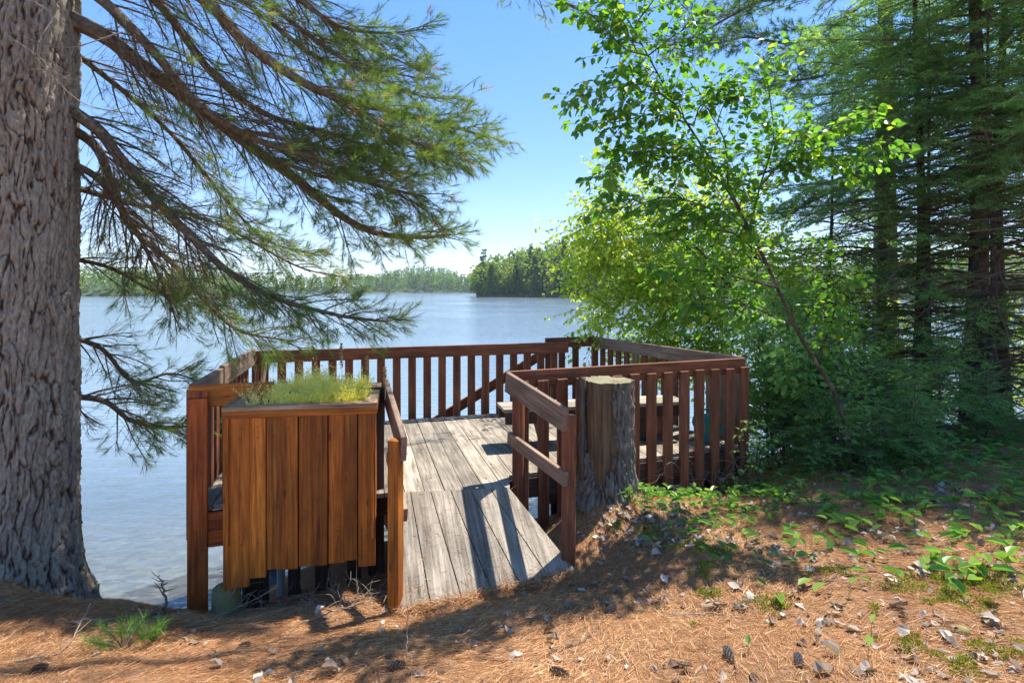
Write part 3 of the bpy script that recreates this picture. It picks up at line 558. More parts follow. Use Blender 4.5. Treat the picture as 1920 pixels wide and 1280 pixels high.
for zz, hh in ((DZ - .115, .145), (DZ - .255, .13)): b.beam(p3(q0, zz), p3(q1, zz), .04, hh)
b.build('rim_board', M['redorange'], deck)
for (x, y) in [(-2.9, 6.9), (-1.2, 7.5), (.6, 8.1), (2.3, 6.7), (-2.3, 4.95), (-.6, 6.2)]:
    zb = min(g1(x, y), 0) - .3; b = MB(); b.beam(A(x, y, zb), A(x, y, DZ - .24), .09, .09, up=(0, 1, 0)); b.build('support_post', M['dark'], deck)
def rail(p, q, z, h=.155, t=.04, m='red', name='rail', z2=None):
    b = MB(); b.beam(p3(p, z - h / 2), p3(q, (z if z2 is None else z2) - h / 2), t, h); return b.build(name, M[m], deck)
def baluster(x, y, z0, z1, dr, w_=.105, t=.038, m='red', tilt=0):
    dr = nrm(A(dr[0], dr[1], 0)); b = MB(); nn = np.cross(dr, A(0, 0, 1))
    b.beam(A(x, y, z0) + dr * tilt, A(x, y, z1), w_, t, up=nn); return b.build('baluster', M[m], deck)
# far rail
dF = nrm(BR1 - BL); nF = A(-dF[1], dF[0]); LF = np.linalg.norm(BR1 - BL)
rail(BL - dF * .03, BR1 + dF * .02, RZ); s = .12
while s < LF - .05:
    q = BL + dF * s + nF * .045; baluster(*q, DZ - .3, RZ - .02, dF, tilt=random.uniform(-.004, .004)); s += .2075
b = MB(); b.beam(p3(BL + dF * .03 + nF * .05, -.5), p3(BL + dF * .03 + nF * .05, RZ - .01), .09, .09, up=(0, 1, 0)); b.build('rail_post', M['red'], deck)
# short back rail beyond the stair gap, right-hand rail
dS = nrm(CR - S2); nS = A(-dS[1], dS[0]); rail(S2, CR, RZ + .02)
for s in (.07, .30, .54): baluster(*(S2 + dS * s + nS * .045), DZ - .3, RZ, dS)
b = MB(); b.beam(p3(CR, -.5), p3(CR, RZ - .0), .10, .10, up=(0, 1, 0)); b.build('rail_post', M['red'], deck)
dR = nrm(FR - CR); nR = A(-dR[1], dR[0]) * 1; LR = np.linalg.norm(FR - CR); rail(CR - nR * .0 + dR * .055, FR, RZ + .015, .165, m='greyrail'); s = .16
while s < LR - .1:
    baluster(*(CR + dR * s + nR * .045), DZ - .28, RZ - .03, dR, m='greyrail' if random.random() < .25 else 'red'); s += .2075
# front right rail with balusters on its outer face
dG = nrm(FR - FM); nG = A(dG[1], -dG[0]); rail(FM, FR + dG * .04, RZ, .17)
s = .15
while s < np.linalg.norm(FR - FM) + .02:
    q = FM + dG * s + nG * .043; baluster(*q, g1(*q) - .05, RZ - .10 + random.uniform(-.006, .006), dG, .112, tilt=random.uniform(-.008, .008)); s += .2075
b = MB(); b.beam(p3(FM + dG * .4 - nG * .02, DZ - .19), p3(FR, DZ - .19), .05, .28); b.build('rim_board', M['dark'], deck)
# left rail: two boards at slightly different heights, seen nearly end on
dL = nrm(FL - BL); nL = A(dL[1], -dL[0]); LL = np.linalg.norm(FL - BL)
rail(BL, BL + dL * LL * .62, RZ + .03, .20, .05, 'greyrail'); rail(BL + dL * LL * .60 + nL * .01, FL, RZ + .005, .16, .05, 'greyrail')
s = .2
while s < LL - .05: baluster(*(BL + dL * s + nL * .047), DZ - .3, RZ - .05, dL, m='red'); s += .2075
b = MB(); b.beam(p3(BL + dL * .5 - nL * .12, DZ), p3(BL + dL * .12 - nL * .16, RZ - .05), .14, .035, up=(-dL[1], dL[0], 0)); b.build('leaning_board', M['greyrail'], deck)
# front left rail, front corner post, balusters beside and under the planter
rail(FL - rv * .02, FL + rv * .62, RZ, .18, .04, 'orange')
cp = FL + rv * .055 + on * .055; zc = g1(*cp) - .06; b = MB(); b.beam(p3(cp, zc), p3(cp, 2.52), .147, .04, up=(on[0], on[1], 0)); b.beam(p3(cp, 2.522), p3(cp - on * .035, 2.565), .14, .035, up=(on[0], on[1], 0)); b.build('corner_post', M['redorange'], deck)
for s in (.27,): baluster(*(FL + rv * s - on * .045), DZ - .1, RZ - .02, rv, m='red')
for (u, w_) in ((490, .12), (552, .10), (605, .125), (664, .12), (705, .14)):
    t = (u - 367) / 560; q = FL + rv * (.1 + 2.45 * t * 1.03); 
    # where the sight column crosses the front line
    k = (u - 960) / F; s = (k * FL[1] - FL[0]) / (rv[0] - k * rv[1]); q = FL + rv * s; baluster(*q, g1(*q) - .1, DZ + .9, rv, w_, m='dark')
# ramp
RB_L, RB_R = at(748, 1146, 1.10), at(1082, 1071, 1.215); TL, TR = p3(SEAM_L, DZ + .002), p3(SEAM_R, DZ + .002); b = MB()
for k in range(6):
    a0, a1 = k / 6 + .004, (k + 1) / 6 - .004; P = [lerp(RB_L, RB_R, a0) , lerp(TL, TR, a0), lerp(TL, TR, a1), lerp(RB_L, RB_R, a1)]
    e = random.uniform(-.02, .02); dd = nrm(P[0] - P[1]); P[0] = P[0] + dd * e; P[3] = P[3] + dd * e; b.slab(P[::-1], .042, (TL - RB_L)[:2])
b.build('ramp', M['deck'], deck)
b = MB()
for t in (.05, .5, .95): b.beam(lerp(RB_L, RB_R, t) + A(0, .1, -.12), lerp(TL, TR, t) + A(0, 0, -.12), .045, .14)
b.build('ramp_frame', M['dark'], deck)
# hand rails of the ramp
def handrail(far_top, near_top, lo_far, lo_near, posts, m, mp):
    b = MB(); b.beam(far_top, near_top, .045, .19); b.build('handrail', M[m], deck)
    b = MB(); b.beam(lo_far, lo_near, .04, .115); b.build('lower_rail', M[m], deck)
    for (x, y, z1, w_) in posts: b = MB(); b.beam(A(x, y, g1(x, y) - .1), A(x, y, z1), w_, .088, up=(.3, 1, 0)); b.build('rail_post', M[mp], deck)
hn = at(1061, 765, 2.47); hf = at(951, 696, 2.62) + A(0, -.02, 0)
handrail(hf + A(0, 0, -.095), hn + A(0, 0, -.095), lerp(hf, hn, .06) + A(-.01, 0, -.60), hn + A(.005, 0, -.56), [(*(lerp(hf, hn, .10)[:2] + A(.06, .01)), 2.50, .10), (*(lerp(hf, hn, .93)[:2] + A(.06, .0)), 2.40, .10)], 'greyrail', 'red')
hn = at(757, 815, 2.35); hf = at(723, 709, 2.60)
handrail(hf + A(0, 0, -.095), hn + A(0, 0, -.105), lerp(hf, hn, .2) + A(0, 0, -.58), hn + A(-.01, .1, -.62), [(*(hn[:2] + A(-.065, .03)), 2.31, .085)], 'greyrail', 'orange')
# stair down to the lake behind the far rail
st = empty('lake_stairs', (.2, 8.9, DZ), 'red stair flight with sloping handrail going down to the water behind the far railing', 'stairs')
t0, t1 = A(.66, 8.86, 2.50), A(-.85, 8.38, 1.62); dd = (t1 - t0) / np.linalg.norm(t1 - t0)
b = MB(); b.beam(t0, t0 + dd * 3.0, .04, .14); b.build('handrail', M['red'], st)
b = MB(); b.beam(t0 + A(0, 0, -.97), t0 + dd * 3.0 + A(0, 0, -.97), .045, .22); b.build('stringer', M['red'], st)
b = MB(); b.beam(t0 + A(-.1, .85, -.97), t0 + dd * 3.0 + A(-.1, .85, -.97), .045, .22); b.build('stringer', M['red'], st)
for k in range(6):
    q = t0 + dd * (.3 + .42 * k) + A(0, 0, -.95); b = MB(); b.beam(q + A(.03, .03, 0), q + A(-.1, .86, 0), .22, .035); b.build('tread', M['deck'], st)
for k in (1.3, 2.7): q = t0 + dd * k + A(0, .04, 0); b = MB(); b.beam(q + A(0, 0, -2.3), q, .09, .09, up=(0, 1, 0)); b.build('post', M['red'], st)

# ---------------------------------------------------------------- bench on the deck
bn = empty('bench', (1.0, 6.9, DZ), 'low wooden bench with weathered grey top and splayed plank legs on the deck', 'bench')
b0, b1 = at(945, 768, 2.085), at(1290, 752, 2.085); bdv = nrm(b1 - b0); bup = nrm(np.cross(A(0, 0, 1), bdv)); b = MB()
for k in range(3): o = bup * (.07 + .142 * k); b.beam(b0 + o + A(0, 0, -.02), b1 + o + A(0, 0, -.02), .136, .04)
b.build('seat', M['deck'], bn)
b = MB(); b.beam(b0 + bup * .03 + bdv * .02 + A(0, 0, -.105), b1 + bup * .03 - bdv * .02 + A(0, 0, -.105), .04, .13); b.beam(b0 + bup * .39 + bdv * .02 + A(0, 0, -.105), b1 + bup * .39 - bdv * .02 + A(0, 0, -.105), .04, .13); b.build('apron', M['dark'], bn)
for s in (.34, np.linalg.norm(b1 - b0) - .36):
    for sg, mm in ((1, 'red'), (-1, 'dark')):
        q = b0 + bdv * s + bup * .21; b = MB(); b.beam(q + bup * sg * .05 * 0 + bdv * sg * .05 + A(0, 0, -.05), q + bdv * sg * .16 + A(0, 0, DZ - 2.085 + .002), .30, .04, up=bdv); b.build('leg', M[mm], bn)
# ---------------------------------------------------------------- watering can on the deck corner
wc = A(2.27, 6.56, DZ + .001); e = empty('watering_can', wc, 'teal watering can standing in the right front corner of the deck', 'watering can')
b = MB(); zz = [0, .015, .2, .29, .31, .31]; rr = [.09, .1, .098, .095, .085, .001]; b.tube([wc + A(0, 0, z) for z in zz], rr, 24); b.build('body', M['can'], e, smooth=True)
b = MB(); b.tube(spline([wc + A(.07, 0, .06), wc + A(.14, -.03, .13), wc + A(.24, -.07, .27)], 10), np.linspace(.03, .014, 11), 10); spout = b.build('spout', M['can'], e, smooth=True)
q = wc + A(.25, -.075, .28); d_ = nrm(A(.75, -.35, .55)); b = MB(); b.tube([q - d_ * .05, q, q + d_ * .012, q + d_ * .016], [.014, .052, .055, .001], 18); b.build('rose', M['canpale'], e, smooth=True).parent = spout
b = MB(); b.tube(spline([wc + A(-.05, 0, .30), wc + A(-.13, 0, .33), wc + A(-.17, 0, .22), wc + A(-.09, 0, .08)], 14), .011, 8); b.tube(spline([wc + A(.06, 0, .3), wc + A(.02, 0, .38), wc + A(-.05, 0, .36), wc + A(-.08, 0, .29)], 12), .010, 8); b.build('handle', M['can'], e, smooth=True)

# ---------------------------------------------------------------- planter box
PZ = 2.51; pFL, pFR, pBR, pBL = at(415, 765, PZ), at(707, 755, PZ), at(715, 717, PZ), at(473, 722, PZ)
pl = empty('planter_box', ((pFL + pBR) / 2)[:2].tolist() + [1.2], 'tall orange wooden planter box of vertical boards between tree and ramp', 'planter')
fv = nrm(pFR - pFL); fn = A(fv[1], -fv[0], 0); Wd = np.linalg.norm(pFR - pFL); b = MB()
edges = [415, 434, 462, 497, 523, 557, 581, 613, 639, 670, 699]; bots = [1106, 1100, 1082, 1066, 1066, 1060, 1059, 1054, 1049, 1060]
for k in range(10):
    s0, s1 = (edges[k] - 415) / 290 * Wd, (edges[k + 1] - 415) / 290 * Wd; lap = .012 if k % 2 else 0; dpt = [.0, .016, .002, .0, .017, .001, .018, .0, .016, .003][k]
    s0 -= lap; s1 += lap; s1 -= .012 * (k in (2, 4, 6, 8)); c = pFL + fv * (s0 + s1) / 2 - fn * (.035 - dpt); zb = CZ - (bots[k] - V0) / F * c[1]
    b.beam(p3(c, zb), p3(c, PZ - .082), s1 - s0 - .006, .02, up=fn, ch=.003)
b.build('front_boards', M['orange'], pl)
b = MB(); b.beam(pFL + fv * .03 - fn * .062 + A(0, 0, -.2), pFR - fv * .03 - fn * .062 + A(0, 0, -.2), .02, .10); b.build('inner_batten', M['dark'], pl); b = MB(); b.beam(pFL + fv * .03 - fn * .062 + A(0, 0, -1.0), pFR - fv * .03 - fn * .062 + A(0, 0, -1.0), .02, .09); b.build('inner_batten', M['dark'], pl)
b = MB()
for k in range(10):
    s_ = ((edges[k] + edges[k + 1]) / 2 - 415) / 290 * Wd; dpt = [.0, .016, .002, .0, .017, .001, .018, .0, .016, .003][k]
    for hh in (-.16, -.24, -.98, -1.03):
        if random.random() < .8: q = pFL + fv * (s_ + random.uniform(-.02, .02)) - fn * (.035 - dpt - .0105) + A(0, 0, hh + random.uniform(-.01, .01)); b.tube([q, q + fn * .002], .0042, 6)
tag(b.build('nail_heads', M['dark'], pl), kind='stuff')
b = MB(); n_ = 8
for (q0, q1) in ((pFR, pBR), (pBL, pFL), (pBR, pBL)):
    v_ = nrm(q1 - q0); o_ = A(v_[1], -v_[0], 0); Ln = np.linalg.norm(q1 - q0)
    for k in range(n_): c = q0 + v_ * Ln * (k + .5) / n_ - o_ * .035; b.beam(p3(c, 1.45 + .02 * (k % 3)), p3(c, PZ - .082), Ln / n_ - .006, .02, up=o_, ch=.003)
b.build('side_boards', M['orange'], pl)
b = MB(); zr = PZ - .0
def mit(q0, q1, wd):  # rim board with mitred corners
    pass
ins = .12; C4 = [pFL, pFR, pBR, pBL]; ctr = sum(C4) / 4; I4 = []
for k in range(4):
    e1 = nrm(C4[(k + 1) % 4] - C4[k]); e0 = nrm(C4[k - 1] - C4[k]); I4.append(C4[k] + (e1 + e0) * (ins if k != 1 else ins * .9))
for k in range(4):
    a0, a1, i1, i0 = C4[k], C4[(k + 1) % 4], I4[(k + 1) % 4], I4[k]; dr = nrm(a1 - a0); g = dr * .0015
    b.slab([a0 + g, a1 - g, i1 - g, i0 + g], .03, dr)
b.build('rim', M['rim'], pl)
b = MB()
for k in range(4):
    v_ = nrm(C4[(k + 1) % 4] - C4[k]); o_ = A(v_[1], -v_[0], 0); c0, c1 = C4[k] - o_ * .017 + v_ * (.0 if k % 2 == 0 else .036), C4[(k + 1) % 4] - o_ * .017 - v_ * (.0 if k % 2 == 0 else .036)
    b.beam(c0 + A(0, 0, -.058), c1 + A(0, 0, -.058), .03, .052, ch=.003)
b.build('fascia', M['orange'], pl)
b = MB(); ng = 16; V = []
for j in range(ng):
    for i in range(ng):
        q = lerp(lerp(I4[0], I4[1], i / (ng - 1)), lerp(I4[3], I4[2], i / (ng - 1)), j / (ng - 1)); V.append(q + A(0, 0, -.035 + .03 * noise.noise(Vector(q * 6))))
b.add(V, [[[j * ng + i, j * ng + i + 1, (j + 1) * ng + i + 1, (j + 1) * ng + i] for i in range(ng - 1) for j in range(ng - 1)]], (0, 0, 0)); b.build('soil', M['soil'], pl)
# the green growing in it
b = MB(); nc = 210; ng2 = 0
for c_ in range(nc):     # separate little plants, each with its own height, colour and leaves
    u_, v_ = random.random(), random.random() ** .85
    if u_ < .13 and random.random() < .6: continue
    c = lerp(lerp(I4[0], I4[1], u_), lerp(I4[3], I4[2], u_), v_) - A(0, 0, .035); hc = random.uniform(.06, .20) * (1.25 if v_ > .5 else 1) * (1 + .35 * math.sin(u_ * 9 + v_ * 4)); yc = random.uniform(.15, .7) + .5 * (1 - u_) ** 1.5 + .15 * v_; n = random.randint(14, 40); 
    D = nrm(np.stack([R.normal(size=n) * .55, R.normal(size=n) * .55, np.ones(n)], 1)); H_ = hc * (.5 + .6 * R.random(n)); C = np.repeat(c[None], n, 0) + R.normal(size=(n, 3)) * A(.022, .022, 0); b.needles(C, D, H_, .0028, var=np.clip(yc + R.normal(size=n) * .15, 0, 1))
    for k in range(7):
        h = .25 + .75 * R.random(n); P = C + D * (H_ * h)[:, None] + R.normal(size=(n, 3)) * .004; dd = nrm(D * .4 + R.normal(size=(n, 3)) * .8); L_ = random.uniform(.007, .017); b.leaves(P, dd, R.normal(size=(n, 3)) + A(0, 0, .6), L_ * (.7 + .6 * R.random(n)), L_ * random.uniform(.3, .75), var=np.clip(yc + .3 * (h - .6) + .18 * R.normal(size=n), 0, 1))
tag(b.build('planter_grass', M['grass'], loc=(0, 0, 0)), 'frothy yellow green weeds and grass filling the top of the planter box', 'grass', kind='stuff')
def stalk(u, vt, y, lb):
    p = A((u - 960) / F * y, y, PZ - .03); top = atd(u, vt, y); e = MB(); P = spline([p, lerp(p, top, .5) + A(.006, 0, 0), top], 10); e.tube(P, np.linspace(.003, .0015, 11), 4)
    n = 70; t = R.random(n) * .5 + .5; Q = p + (top - p) * t[:, None]; D = nrm(R.normal(size=(n, 3)) + A(0, 0, .7)); e.leaves(Q, D, R.normal(size=(n, 3)), .022, .011, curl=.3, fold=.6)
    e.build('x', M['straw']); o = COL.objects[-1]; o.name = 'seed_stalk'; tag(o, lb, 'dry stalk')
stalk(640, 645, 4.95, 'tallest dry seed stalk rising from the middle of the planter'); stalk(688, 668, 4.9, 'dry seed stalk at the right end of the planter, shorter one'); stalk(722, 690, 4.7, 'short dry stalk leaning by the right rim of the planter'); stalk(478, 664, 5.3, 'small dry tuft at the far left corner of the planter')
# pier and pipe under the planter
q = A((425 - 960) / F * 4.42, 4.42, 0); zg = g1(q[0], q[1]); b = MB(); b.tube([q + A(0, 0, z) for z in (zg - .15, zg + .02, zg + .21, zg + .225, zg + .226)], [.115, .11, .105, .09, .001], 20)
tag(b.build('concrete_pier', M['concrete'], smooth=True), 'squat mossy concrete pier standing under the left corner of the planter', 'concrete pier')
b = MB(); q = atd(527, 1135, 5.0); b.tube([q + A(0, 0, -.3), q + A(0, 0, .42)], .035, 14); tag(b.build('pipe', M['pipe'], smooth=True), 'pale grey vertical pipe in the dark gap beneath the planter', 'pipe')

# ---------------------------------------------------------------- old stump by the ramp
sp = A(.885, 5.28, 0); sz = g1(sp[0], sp[1]) - .12; top = CZ - (712 - V0) / F * 5.28; b = MB(); nS_, nZ = 190, 150; V = []; T = []
for j in range(nZ):
    t = j / (nZ - 1)
    for i in range(nS_):
        a = i / nS_ * 6.2832; flare = .208 + .115 * max(0, .30 - t) ** 1.3 * 3.2 * (1 + .5 * math.sin(a * 5 + 1)) + .012 * math.sin(a * 3 + t * 2) - .012 * t
        bare = 1 if math.sin(a + 1.15 + .3 * math.sin(t * 5)) < -.15 - (.5 if t < .25 else 0) else 0
        bare = (math.cos(a - (4.12 + .10 * math.sin(t * 6))) > .70 + 1.0 * max(0, .50 - t) + .16 * noise.noise(Vector((a * 6, t * 5, 3))) + .10 * noise.noise(Vector((a * 20, t * 12, 9)))); z = sz + (top - sz) * t
        p = Vector((math.cos(a) * 5, math.sin(a) * 5, z * 1.6)); d_ = noise.noise(p * 1.6) * .012; cr = abs(noise.noise(Vector((math.cos(a) * 8 + z, math.sin(a) * 8, z * 4.5)))) 
        if not bare: flare += .008 + .036 * min(1, cr * 4) + .018 * noise.noise(Vector((math.cos(a) * 30, math.sin(a) * 30, z * 14)))
        else: flare += .004 * noise.noise(Vector((math.cos(a) * 22, math.sin(a) * 22, z * 2)))
        r = flare + d_; V.append((sp[0] + math.cos(a) * r, sp[1] + math.sin(a) * r, z + (0 if t < .99 else .01 * noise.noise(Vector((math.cos(a) * 4, math.sin(a) * 4, 0)))))); T.append((min(1, cr * 3.6) if not bare else .9, a, z))
q = [[j * nS_ + i, j * nS_ + (i + 1) % nS_, (j + 1) * nS_ + (i + 1) % nS_, (j + 1) * nS_ + i] for j in range(nZ - 1) for i in range(nS_)]
def isbare(f):
    x = V[f[0]]; a = math.atan2(x[1] - sp[1], x[0] - sp[0]) % 6.2832; t = (x[2] - sz) / (top - sz); return math.cos(a - (4.12 + .10 * math.sin(t * 6))) > .70 + 1.0 * max(0, .50 - t) + .16 * noise.noise(Vector((a * 6, t * 5, 3))) + .10 * noise.noise(Vector((a * 20, t * 12, 9)))
qb = [f for f in q if isbare(f)]; qa = [f for f in q if not isbare(f)]; V = np.array(V); T = np.array(T)
e = empty('tree_stump', (sp[0], sp[1], sz), 'thick sawn tree stump with half its bark gone beside the ramp handrail', 'stump')
def sub(faces, name, m, tex=None):
    ids = sorted({k for f in faces for k in f}); mp = {k: i for i, k in enumerate(ids)}; bb = MB(); bb.add(V[ids], [[[mp[k] for k in f] for f in faces]], (T if tex is None else tex)[ids]); return bb.build(name, m, e, smooth=True)
sub(qa, 'bark', M['stumpbark']); tx = np.stack([np.arctan2(V[:, 1] - sp[1], V[:, 0] - sp[0]) * .24, V[:, 2], V[:, 2] * 0], 1); sub(qb, 'bare_wood', M['stumpwood'], tx)
b = MB(); rim = V[-nS_:]; cc = A(sp[0], sp[1], top + .004); VV = [cc]
for k in (.25, .5, .75, .97):
    for r_ in rim: VV.append(cc + (r_ - cc) * k + A(0, 0, .007 * noise.noise(Vector(((cc + (r_ - cc) * k) * 18)))))
VV += list(rim); tr = [[0, 1 + i, 1 + (i + 1) % nS_] for i in range(nS_)]; q = [[1 + k * nS_ + i, 1 + (k + 1) * nS_ + i, 1 + (k + 1) * nS_ + (i + 1) % nS_, 1 + k * nS_ + (i + 1) % nS_] for k in range(4) for i in range(nS_)]
b.add(VV, [q, tr], [(float(np.hypot(*(np.array(p)[:2] - sp[:2]))), 0, 0) for p in VV]); b.build('cut_face', M['cut'], e)
b = MB(); V2 = []; n1, n2 = 14, 40    # loose slab of bark standing off the left side
for j in range(n2):
    for i in range(n1):
        a = 3.15 + .42 * i / (n1 - 1); z = sz + (top + .02 - sz) * (.2 + .8 * j / (n2 - 1)); r = .258 + .015 * noise.noise(Vector((a * 9, z * 5, 0))) + .012 * math.sin(a * 40); V2.append((sp[0] + math.cos(a) * r, sp[1] + math.sin(a) * r, z + .02 * math.sin(i * 1.7)))
b.add(V2, [[[j * n1 + i, j * n1 + i + 1, (j + 1) * n1 + i + 1, (j + 1) * n1 + i] for i in range(n1 - 1) for j in range(n2 - 1)]], (.2, 0, 0)); o = b.build('loose_bark', M['stumpbark'], e, smooth=True); md = o.modifiers.new('s', 'SOLIDIFY'); md.thickness = .03

# ---------------------------------------------------------------- the big old pine
tc = A(-4.15, 4.62); e = pine = empty('old_pine_tree', (tc[0], tc[1], .9), 'massive old pine with furrowed grey bark and long sweeping branches', 'tree'); b = MB(); nA, nZ = 460, 600; V = []; T = []
zs = np.linspace(.55, 7.6, nZ)
for j in range(nZ):
    z = zs[j]; h = z - .9; base = .50 - .012 * h + .085 * math.exp(-max(h, -.2) * 3.5) ; cx = tc[0] + .015 * h - .0; cy = tc[1]
    for i in range(nA):
        a = i / nA * 6.28318; ca, sa = math.cos(a), math.sin(a); r = base * (1 + .03 * math.sin(a * 3 + 1 + z * .5) + .06 * math.exp(-max(h, 0) * 2.5) * math.sin(a * 6 + .6))
        wob = noise.noise(Vector((ca * 4, sa * 4, z * 2.4))) * 1.1 + noise.noise(Vector((ca * 11, sa * 11, z * 9))) * .30; p = Vector((ca * 9.0 + wob, sa * 9.0 + wob, z * 2.3 + wob * .9)); dd_, pp_ = noise.voronoi(p)
        edge = dd_[1] - dd_[0]; f1_ = noise.noise(Vector((ca * 18, sa * 18, z * 14))); f2_ = noise.noise(Vector((ca * 46, sa * 46, z * 40))); hs_ = noise.cell(Vector(pp_[0]) * 7.3)
        pl_ = max(0, min(1, (edge + .10 * f1_ + .05 * f2_) / .21)); d = .034 * (pl_ ** .5 - 1) + .014 * hs_ * pl_ + .007 * f2_; d += .012 * pl_ * (math.floor((f1_ + .25 * f2_) * 3.2) / 3.2)   # flaked plate layers
        V.append((cx + ca * (r + d), cy + sa * (r + d), z)); T.append((pl_ * .9 + .1 * (f1_ > 0), a, z))
q = [[j * nA + i, j * nA + (i + 1) % nA, (j + 1) * nA + (i + 1) % nA, (j + 1) * nA + i] for j in range(nZ - 1) for i in range(nA)]; b.add(V, [q], T)
b.tube([A(tc[0] + .1, tc[1], z) for z in (7.55, 9, 12, 16)], [.40, .34, .24, .08], 24); b.build('trunk', M['bark'], pine, smooth=True)

def shoots(P, rad, t0, t1, step, lf, ang, droop, jit=.35, up=.0, flat=.45):
    """side shoots of polyline P: returns list of polylines"""
    seg = np.linalg.norm(np.diff(P, axis=0), axis=1); ln = np.concatenate([[0], np.cumsum(seg)]); Ltot = ln[-1]; out = []; s = t0 * Ltot; sg = 1 if random.random() < .5 else -1
    while s < t1 * Ltot:
        k = min(np.searchsorted(ln, s) - 1, len(P) - 2); k = max(k, 0); f = (s - ln[k]) / max(seg[k], 1e-6); q = P[k] + (P[k + 1] - P[k]) * f; T = (P[k + 1] - P[k]) / max(seg[k], 1e-6)
        side = np.cross(T, A(0, 0, 1)); side = side / (np.linalg.norm(side) + 1e-6); upv = np.cross(side, T); ph = random.gauss(0, flat) + (0 if sg > 0 else math.pi)
        lat = side * math.cos(ph) + upv * math.sin(ph); a = math.radians(ang + random.uniform(-12, 12)); d = T * math.cos(a) + lat * math.sin(a) + A(0, 0, up)
        L = lf(s / Ltot) * random.uniform(.6, 1.15); n = 5; Q = [q]; dd = nrm(d)
        for i in range(n): dd = nrm(dd + A(0, 0, -droop / n) + T * .10 + R.normal(size=3) * jit / n); Q.append(Q[-1] + dd * L / n)
        out.append((np.array(Q), s / Ltot)); s += step * random.uniform(.6, 1.4); sg = -sg
    return out
LIMBS = [  # picture course of each limb, depth at its ends, radius, foliage start, side-branch length
 ([(120, 10), (190, 65), (250, 110), (370, 200), (470, 275), (560, 340), (640, 405), (705, 437), (780, 445), (845, 440)], 4.7, 5.9, .075, .45, 1.0),
 ([(150, -60), (190, 0), (290, 100), (372, 196), (480, 262), (600, 300), (700, 345), (800, 370)], 4.7, 5.3, .05, .5, .9),
 ([(200, -110), (280, -10), (400, 140), (500, 215), (620, 250), (720, 285), (830, 300)], 4.7, 6.3, .045, .5, .85),
 ([(250, -160), (370, -10), (460, 80), (560, 150), (640, 185), (760, 215), (850, 238), (915, 258)], 4.7, 5.6, .06, .45, .95),
 ([(130, 170), (180, 240), (220, 290), (290, 372), (370, 455), (430, 510), (520, 560), (640, 592), (728, 603)], 4.7, 5.2, .055, .5, .85),
 ([(130, 215), (175, 270), (210, 350), (250, 430), (330, 500), (390, 570), (450, 620), (550, 640)], 4.7, 6.2, .045, .45, .85),
 ([(130, 285), (170, 325), (215, 375), (255, 435), (300, 520), (330, 600)], 4.7, 5.5, .035, .55, .7),
 ([(140, 735), (190, 750), (250, 790), (330, 800), (420, 790)], 4.9, 5.7, .03, .25, .65),
 ([(140, 620), (185, 650), (250, 715), (320, 700), (390, 720)], 5.0, 6.4, .026, .3, .6),
 ([(450, -80), (560, 0), (640, 50), (720, 62), (800, 55)], 5.0, 6.0, .03, .3, .6),
 ([(370, -60), (480, 20), (600, 110), (700, 130), (800, 150)], 5.2, 6.4, .035, .35, .8),
 ([(140, 340), (240, 380), (330, 395), (430, 430), (560, 500), (650, 520)], 5.0, 6.8, .03, .35, .75),
 ([(150, 480), (200, 500), (290, 545), (380, 560), (480, 550)], 5.0, 6.5, .022, .3, .6),
 ([(420, -70), (520, 20), (620, 95), (710, 150), (790, 180), (850, 185)], 5.4, 5.5, .03, .3, .75),
 ([(500, -90), (580, 10), (660, 75), (740, 110), (800, 140)], 5.8, 6.4, .025, .25, .7),
 ([(520, 300), (600, 330), (680, 340), (760, 372), (815, 405)], 5.2, 5.3, .022, .2, .6),
 ([(420, 240), (540, 262), (640, 285), (740, 320), (800, 330)], 5.4, 6.0, .022, .3, .6),
 ([(560, 150), (650, 200), (740, 250), (820, 282), (880, 285)], 5.2, 5.0, .022, .15, .6),
 ([(145, 80), (230, 170), (330, 260), (420, 370), (500, 450), (600, 480)], 5.2, 7.0, .03, .45, .7),
]
bw = MB(); bn_ = MB(); tw0, tw1, twr = [], [], []; tuft_p, tuft_d = [], []
def pine_limb(P, r0, tf, sl, dens=1.0, gf=1.0):
    n = len(P); rad = np.linspace(1, .12, n) ** .8 * r0; bw.tube(P, rad, 9 if r0 > .02 else 6)
    for Q, s in shoots(P, r0, .10, 1.0, .068 / dens, lambda t: sl * (1.05 - .75 * t) * (.6 + .4 * min(1, t / .3)), 42, .25, up=.02, flat=.9):
        L = np.linalg.norm(Q[-1] - Q[0]); bw.tube(Q, np.linspace(.30, .1, len(Q)) * min(r0, .035) * (.5 + .5 * (1 - s)) + .0015, 4, cap=False); green = s > tf or random.random() < .5
        for Q2, s2 in shoots(Q, 0, .15, 1.0, .052 / dens, lambda t: .36 * (1.1 - .7 * t), 45, .1, up=.10, flat=.8):
            for k in range(len(Q2) - 1): tw0.append(Q2[k]); tw1.append(Q2[k + 1]); twr.append(.0022)
            on_ = green and random.random() < gf * (.6 + .5 * s2 if s > tf + .1 else .7 * s2 + .1)
            if on_: tuft_p.append(Q2[-1]); tuft_d.append(Q2[-1] - Q2[-2])
            for k in range(random.choice((1, 2, 2, 3))):
                i = random.randint(1, 4); q = Q2[i]; d = nrm(nrm(Q2[i] - Q2[i - 1]) + R.normal(size=3) * .5 + A(0, 0, .12)); l = random.uniform(.06, .15); tw0.append(q); tw1.append(q + d * l); twr.append(.0016)
                if on_ and random.random() < .85: tuft_p.append(q + d * l); tuft_d.append(d)
        if green: tuft_p.append(Q[-1]); tuft_d.append(Q[-1] - Q[-2])
